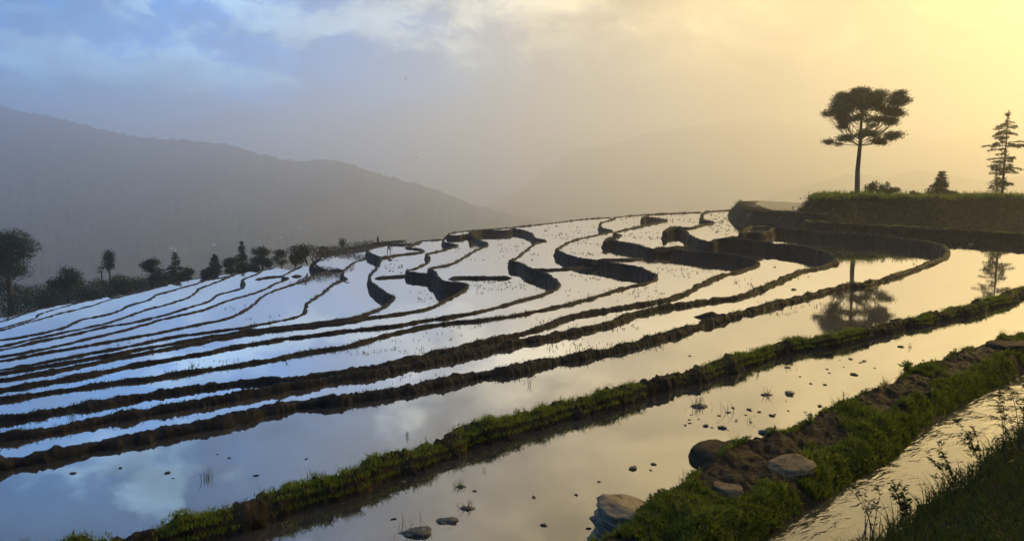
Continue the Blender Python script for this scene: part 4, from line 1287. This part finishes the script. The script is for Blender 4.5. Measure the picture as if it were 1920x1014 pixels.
V = (CR[:, None, :3] + ico[None] * (1 + 0.35 * r_.normal(size=(len(CR), nV, 1))) * np.array([1.3, 1.0, 0.5]) * sz[:, None, None]).reshape(-1, 3)
F = (icf[None] + (np.arange(len(CR)) * nV)[:, None, None]).reshape(-1, 3)
mesh_np("mud_crumbs", V, None, M_MUD, None, True, F)['kind'] = 'stuff'

# ------------------------------------------------------------------ wild plants by the stream
def weed(px, py, C, h, label, seed, nl=22, lsz=0.07, mat=M_GRASSD, dead=False, lean=(0.1, 0.0)):
    r = np.random.default_rng(seed)
    root = thing("stream_weed", P(px, py, C), label, "plant", "weeds by the stream")
    tr, pos = [], []
    for k in range(3 if not dead else 2):
        e = np.array([lean[0] * h + r.normal() * 0.12 * h, lean[1] * h + r.normal() * 0.12 * h, h * r.uniform(0.7, 1.05)])
        L = bez((r.normal() * 0.02, r.normal() * 0.02, -0.1), (e[0] * 0.2, e[1] * 0.2, e[2] * 0.6), e, 8)
        tr.append((L, np.linspace(0.008, 0.003, 8)))
        for q in range(4):
            s0 = L[r.integers(3, 8)]
            e2 = s0 + r.normal(size=3) * np.array([0.12, 0.12, 0.06]) * (h / 0.6) + np.array([0, 0, 0.06])
            tr.append((bez(s0, (s0 + e2) / 2 + np.array([0, 0, 0.03]), e2, 4), np.linspace(0.004, 0.002, 4)))
            if not dead:
                t = r.random(nl // 4)
                pos.append(s0 + (e2 - s0) * t[:, None])
        if not dead:
            pos.append(L[r.integers(2, 8, nl // 3)])
    V, Q = tube(tr, 4)
    mesh_np("stem", V, Q, M_BARK, root)
    if pos:
        leaves("foliage", np.repeat(np.vstack(pos), 2, 0) + r.normal(size=(2 * len(np.vstack(pos)), 3)) * 0.012, lsz, mat, root, 0.2, 0.3, r=r)


weed(1640, 1000, CAMZ - 0.4, 0.62, "bare twig with few leaves rising over the stream at bottom right", 201, 14, 0.07, M_GRASSD, False, (-0.15, 0.1))
weed(1618, 1000, CAMZ - 0.3, 0.42, "leafless twig left of the leafy weed over the stream", 202, 0, 0.06, M_GRASSD, True)
weed(1700, 985, CAMZ - 0.5, 0.55, "fern-like weed leaning over the lower stream", 203, 48, 0.065, M_GRASSD, False, (-0.3, 0.1))
weed(1790, 925, CAMZ - 0.5, 0.62, "leafy weed halfway up the near stream bank", 204, 40, 0.065, M_GRASSD, False, (-0.35, 0.2))
weed(1840, 880, CAMZ - 0.6, 0.70, "dark weed arching over the glittering stretch of stream", 205, 44, 0.065, M_GRASSD, False, (-0.35, 0.2))
weed(1885, 850, CAMZ - 0.7, 1.0, "tall twiggy weed against the glittering stream", 206, 40, 0.065, M_GRASSD, False, (-0.2, 0.1))
weed(1915, 830, CAMZ - 0.8, 1.2, "tallest weed at the right edge of the photo", 207, 50, 0.065, M_GRASSD, False, (-0.1, 0.1))
weed(1700, 705, CAMZ - 0.5, 0.34, "single leafy rosette on the path crest", 208, 30, 0.10, M_GRASS, False, (0, 0))
weed(1580, 765, CAMZ - 0.5, 0.34, "thin reeds at the paddy side of the path", 209, 0, 0.1, M_GRASS, True, (0, 0))
weed(1520, 800, CAMZ - 0.5, 0.24, "small leafy seedling above the pale flat stone", 210, 26, 0.06, M_GRASS, False, (0, 0))


# ------------------------------------------------------------------ people
def person(name, loc, joints, bones, label, yaw, hair_at, hair_r):
    me = bpy.data.meshes.new(name)
    names = list(joints)
    me.from_pydata([joints[n_][0] for n_ in names], [(names.index(a), names.index(b)) for a, b in bones], [])
    o = bpy.data.objects.new(name, me); COL.objects.link(o)
    o.location = tuple(loc); o.rotation_euler = (0, 0, yaw)
    sk = o.modifiers.new("skin", 'SKIN')
    for v, n_ in zip(me.skin_vertices[0].data, names):
        v.radius = (joints[n_][1], joints[n_][1]); v.use_root = (n_ == 'pelvis')
    sub = o.modifiers.new("smooth", 'SUBSURF'); sub.levels = sub.render_levels = 2
    me.materials.append(M_CLOTH)
    tag(o, label, "person", "people working on the terraces")
    bm = bmesh.new(); bmesh.ops.create_icosphere(bm, subdivisions=3, radius=hair_r)
    hm = bpy.data.meshes.new("hair"); bm.to_mesh(hm); bm.free(); hm.materials.append(M_HAIR)
    h_ = bpy.data.objects.new("hair", hm); COL.objects.link(h_); h_.parent = o; h_.location = hair_at
    return o


BONES = [('pelvis', 'waist'), ('waist', 'chest'), ('chest', 'neck'), ('neck', 'head'), ('head', 'crown'), ('chest', 'sl'), ('sl', 'el'), ('el', 'wl'), ('wl', 'hl'),
         ('chest', 'sr'), ('sr', 'er'), ('er', 'wr'), ('wr', 'hr'), ('pelvis', 'kl0'), ('kl0', 'kl'), ('kl', 'al'), ('al', 'fl'), ('pelvis', 'kr0'), ('kr0', 'kr'), ('kr', 'ar'), ('ar', 'fr')]
bent = {'pelvis': ((0, 0, .92), .15), 'waist': ((.16, 0, 1.06), .13), 'chest': ((.42, 0, 1.10), .15), 'neck': ((.58, 0, 1.04), .06), 'head': ((.66, 0, 1.0), .09), 'crown': ((.74, 0, .95), .08),
        'sl': ((.46, .19, 1.04), .07), 'el': ((.52, .22, .76), .05), 'wl': ((.58, .18, .54), .04), 'hl': ((.60, .16, .44), .035),
        'sr': ((.46, -.19, 1.04), .07), 'er': ((.50, -.22, .76), .05), 'wr': ((.56, -.18, .54), .04), 'hr': ((.58, -.16, .44), .035),
        'kl0': ((.02, .13, .84), .10), 'kl': ((.06, .20, .48), .07), 'al': ((0, .22, .08), .05), 'fl': ((.12, .23, .03), .05),
        'kr0': ((.02, -.13, .84), .10), 'kr': ((.0, -.24, .48), .07), 'ar': ((-.08, -.28, .08), .05), 'fr': ((.04, -.3, .03), .05)}
stand = {'pelvis': ((0, 0, .95), .14), 'waist': ((0, 0, 1.12), .12), 'chest': ((.02, 0, 1.34), .15), 'neck': ((.02, 0, 1.50), .06), 'head': ((.03, 0, 1.58), .09), 'crown': ((.03, 0, 1.68), .085),
         'sl': ((.02, .19, 1.40), .07), 'el': ((.0, .24, 1.14), .05), 'wl': ((.1, .22, .92), .04), 'hl': ((.14, .21, .84), .035),
         'sr': ((.02, -.19, 1.40), .07), 'er': ((.0, -.24, 1.14), .05), 'wr': ((.1, -.22, .92), .04), 'hr': ((.14, -.21, .84), .035),
         'kl0': ((0, .1, .86), .10), 'kl': ((.02, .11, .50), .07), 'al': ((0, .11, .08), .05), 'fl': ((.12, .12, .03), .05),
         'kr0': ((0, -.1, .86), .10), 'kr': ((.02, -.11, .50), .07), 'ar': ((0, -.11, .08), .05), 'fr': ((.12, -.12, .03), .05)}
pp = P(729, 475.5, CW[7])
person("person", pp - np.array([0, 0, 0.04]), bent, BONES, "person in dark clothes bending over to work in the flooded plot", rad(70), (.72, 0, 1.0), .10)
pp = P(709, 461.5, 11.15)
person("person", pp, stand, BONES, "person in dark clothes standing upright at the end of the hedge", rad(150), (.02, 0, 1.66), .11)


# ------------------------------------------------------------------ two birds and far farmhouses
def bird(px, py, dist, label, seed):
    c = PD(px, py, dist)
    root = thing("bird", c, label, "bird", "birds in the sky")
    bm = bmesh.new(); bmesh.ops.create_uvsphere(bm, u_segments=12, v_segments=8, radius=1.0)
    for v in bm.verts: v.co = (v.co.x * 0.16, v.co.y * 0.05, v.co.z * 0.05)
    me = bpy.data.meshes.new("body"); bm.to_mesh(me); bm.free(); me.materials.append(M_BIRD)
    o = bpy.data.objects.new("body", me); COL.objects.link(o); o.parent = root
    for sg in (-1, 1):
        V = np.array([(0.06, 0, 0.02), (-0.06, 0, 0.02), (-0.05, sg * 0.2, 0.10), (0.05, sg * 0.2, 0.10), (-0.08, sg * 0.42, 0.06), (-0.02, sg * 0.42, 0.06)], float)
        V = np.vstack([V, V - np.array([0, 0, 0.012])])
        q = [[0, 1, 2, 3], [3, 2, 4, 5], [9, 8, 7, 6], [11, 10, 8, 9], [0, 3, 9, 6], [3, 5, 11, 9], [1, 7, 8, 2], [2, 8, 10, 4], [5, 4, 10, 11]]
        mesh_np("wing", V, np.array(q), M_BIRD, root)
    root.rotation_euler = (rad(20), rad(-10), seed)


bird(761, 148, 150, "tiny dark bird high in the grey sky", 0.4)
bird(780, 295, 150, "tiny dark bird lower down above the mountain's flank", 2.2)
bvh = BVHTree.FromPolygons([tuple(v) for v in mt_v], [tuple(int(a) for a in q) for q in mt_q])
for j, (x, y, lab) in enumerate([(329, 468, "white farmhouse speck low on the hazy mountain, above the conifer"), (323, 466, "second white farmhouse touching the one above the conifer"),
                                 (402, 459, "small white farmhouse on the slope above the narrow conifer"), (526, 446, "bright white farmhouse on the slope above the round trees"),
                                 (561, 429, "highest white farmhouse on the mountain flank"), (346, 470, "dim farmhouse beside the pair above the conifer")]):
    d = PD(x, y, 1000.0) - np.array([0, 0, CAMZ])
    hit = bvh.ray_cast(Vector((0, 0, CAMZ)), Vector(d).normalized())
    if hit[0] is None: continue
    root = thing("farmhouse", np.array(hit[0]) + np.array([0, -6, 1.0]), lab, "house", "farmhouses on the far slope")
    W, Dp, Hh = 3.2, 2.4, 2.6
    V = np.array([(-W, -Dp, -6), (W, -Dp, -6), (W, Dp, -6), (-W, Dp, -6), (-W, -Dp, Hh), (W, -Dp, Hh), (W, Dp, Hh), (-W, Dp, Hh)], float)
    mesh_np("wall", V, np.array([[0, 1, 5, 4], [1, 2, 6, 5], [2, 3, 7, 6], [3, 0, 4, 7], [4, 5, 6, 7]]), M_WHITEWALL, root, False)
    R = np.array([(-W - .6, -Dp - .6, Hh), (W + .6, -Dp - .6, Hh), (W + .6, Dp + .6, Hh), (-W - .6, Dp + .6, Hh), (-W - .6, 0, Hh + 2.4), (W + .6, 0, Hh + 2.4)], float)
    mesh_np("roof", R + np.array([0, 0, 0.02]), np.array([[0, 1, 5, 4], [2, 3, 4, 5], [3, 2, 1, 0]]), M_ROOF, root, False, np.array([[0, 4, 3], [1, 2, 5]]))
    root.rotation_euler = (0, 0, 0.4 * j)

# ------------------------------------------------------------------ haze: the air of the whole valley
def haze_box():
    x0, x1, y0, y1, z0, z1 = -7600.0, 9000.0, -600.0, 9500.0, -285.0, 625.0
    V = np.array([(x, y, z) for z in (z0, z1) for y in (y0, y1) for x in (x0, x1)], float)
    q = np.array([[0, 2, 3, 1], [4, 5, 7, 6], [0, 1, 5, 4], [2, 6, 7, 3], [0, 4, 6, 2], [1, 3, 7, 5]])
    m, t, o = mat_new("haze")
    v = t.n('ShaderNodeVolumePrincipled')
    v.inputs['Color'].default_value = (0.965, 0.965, 1.0, 1)
    v.inputs['Density'].default_value = HAZE_DENSITY
    v.inputs['Anisotropy'].default_value = 0.77
    t.link(v.outputs[0], o.inputs['Volume'])
    ob = mesh_np("haze", V, q, m, None, False)
    ob['kind'] = 'stuff'


haze_box()
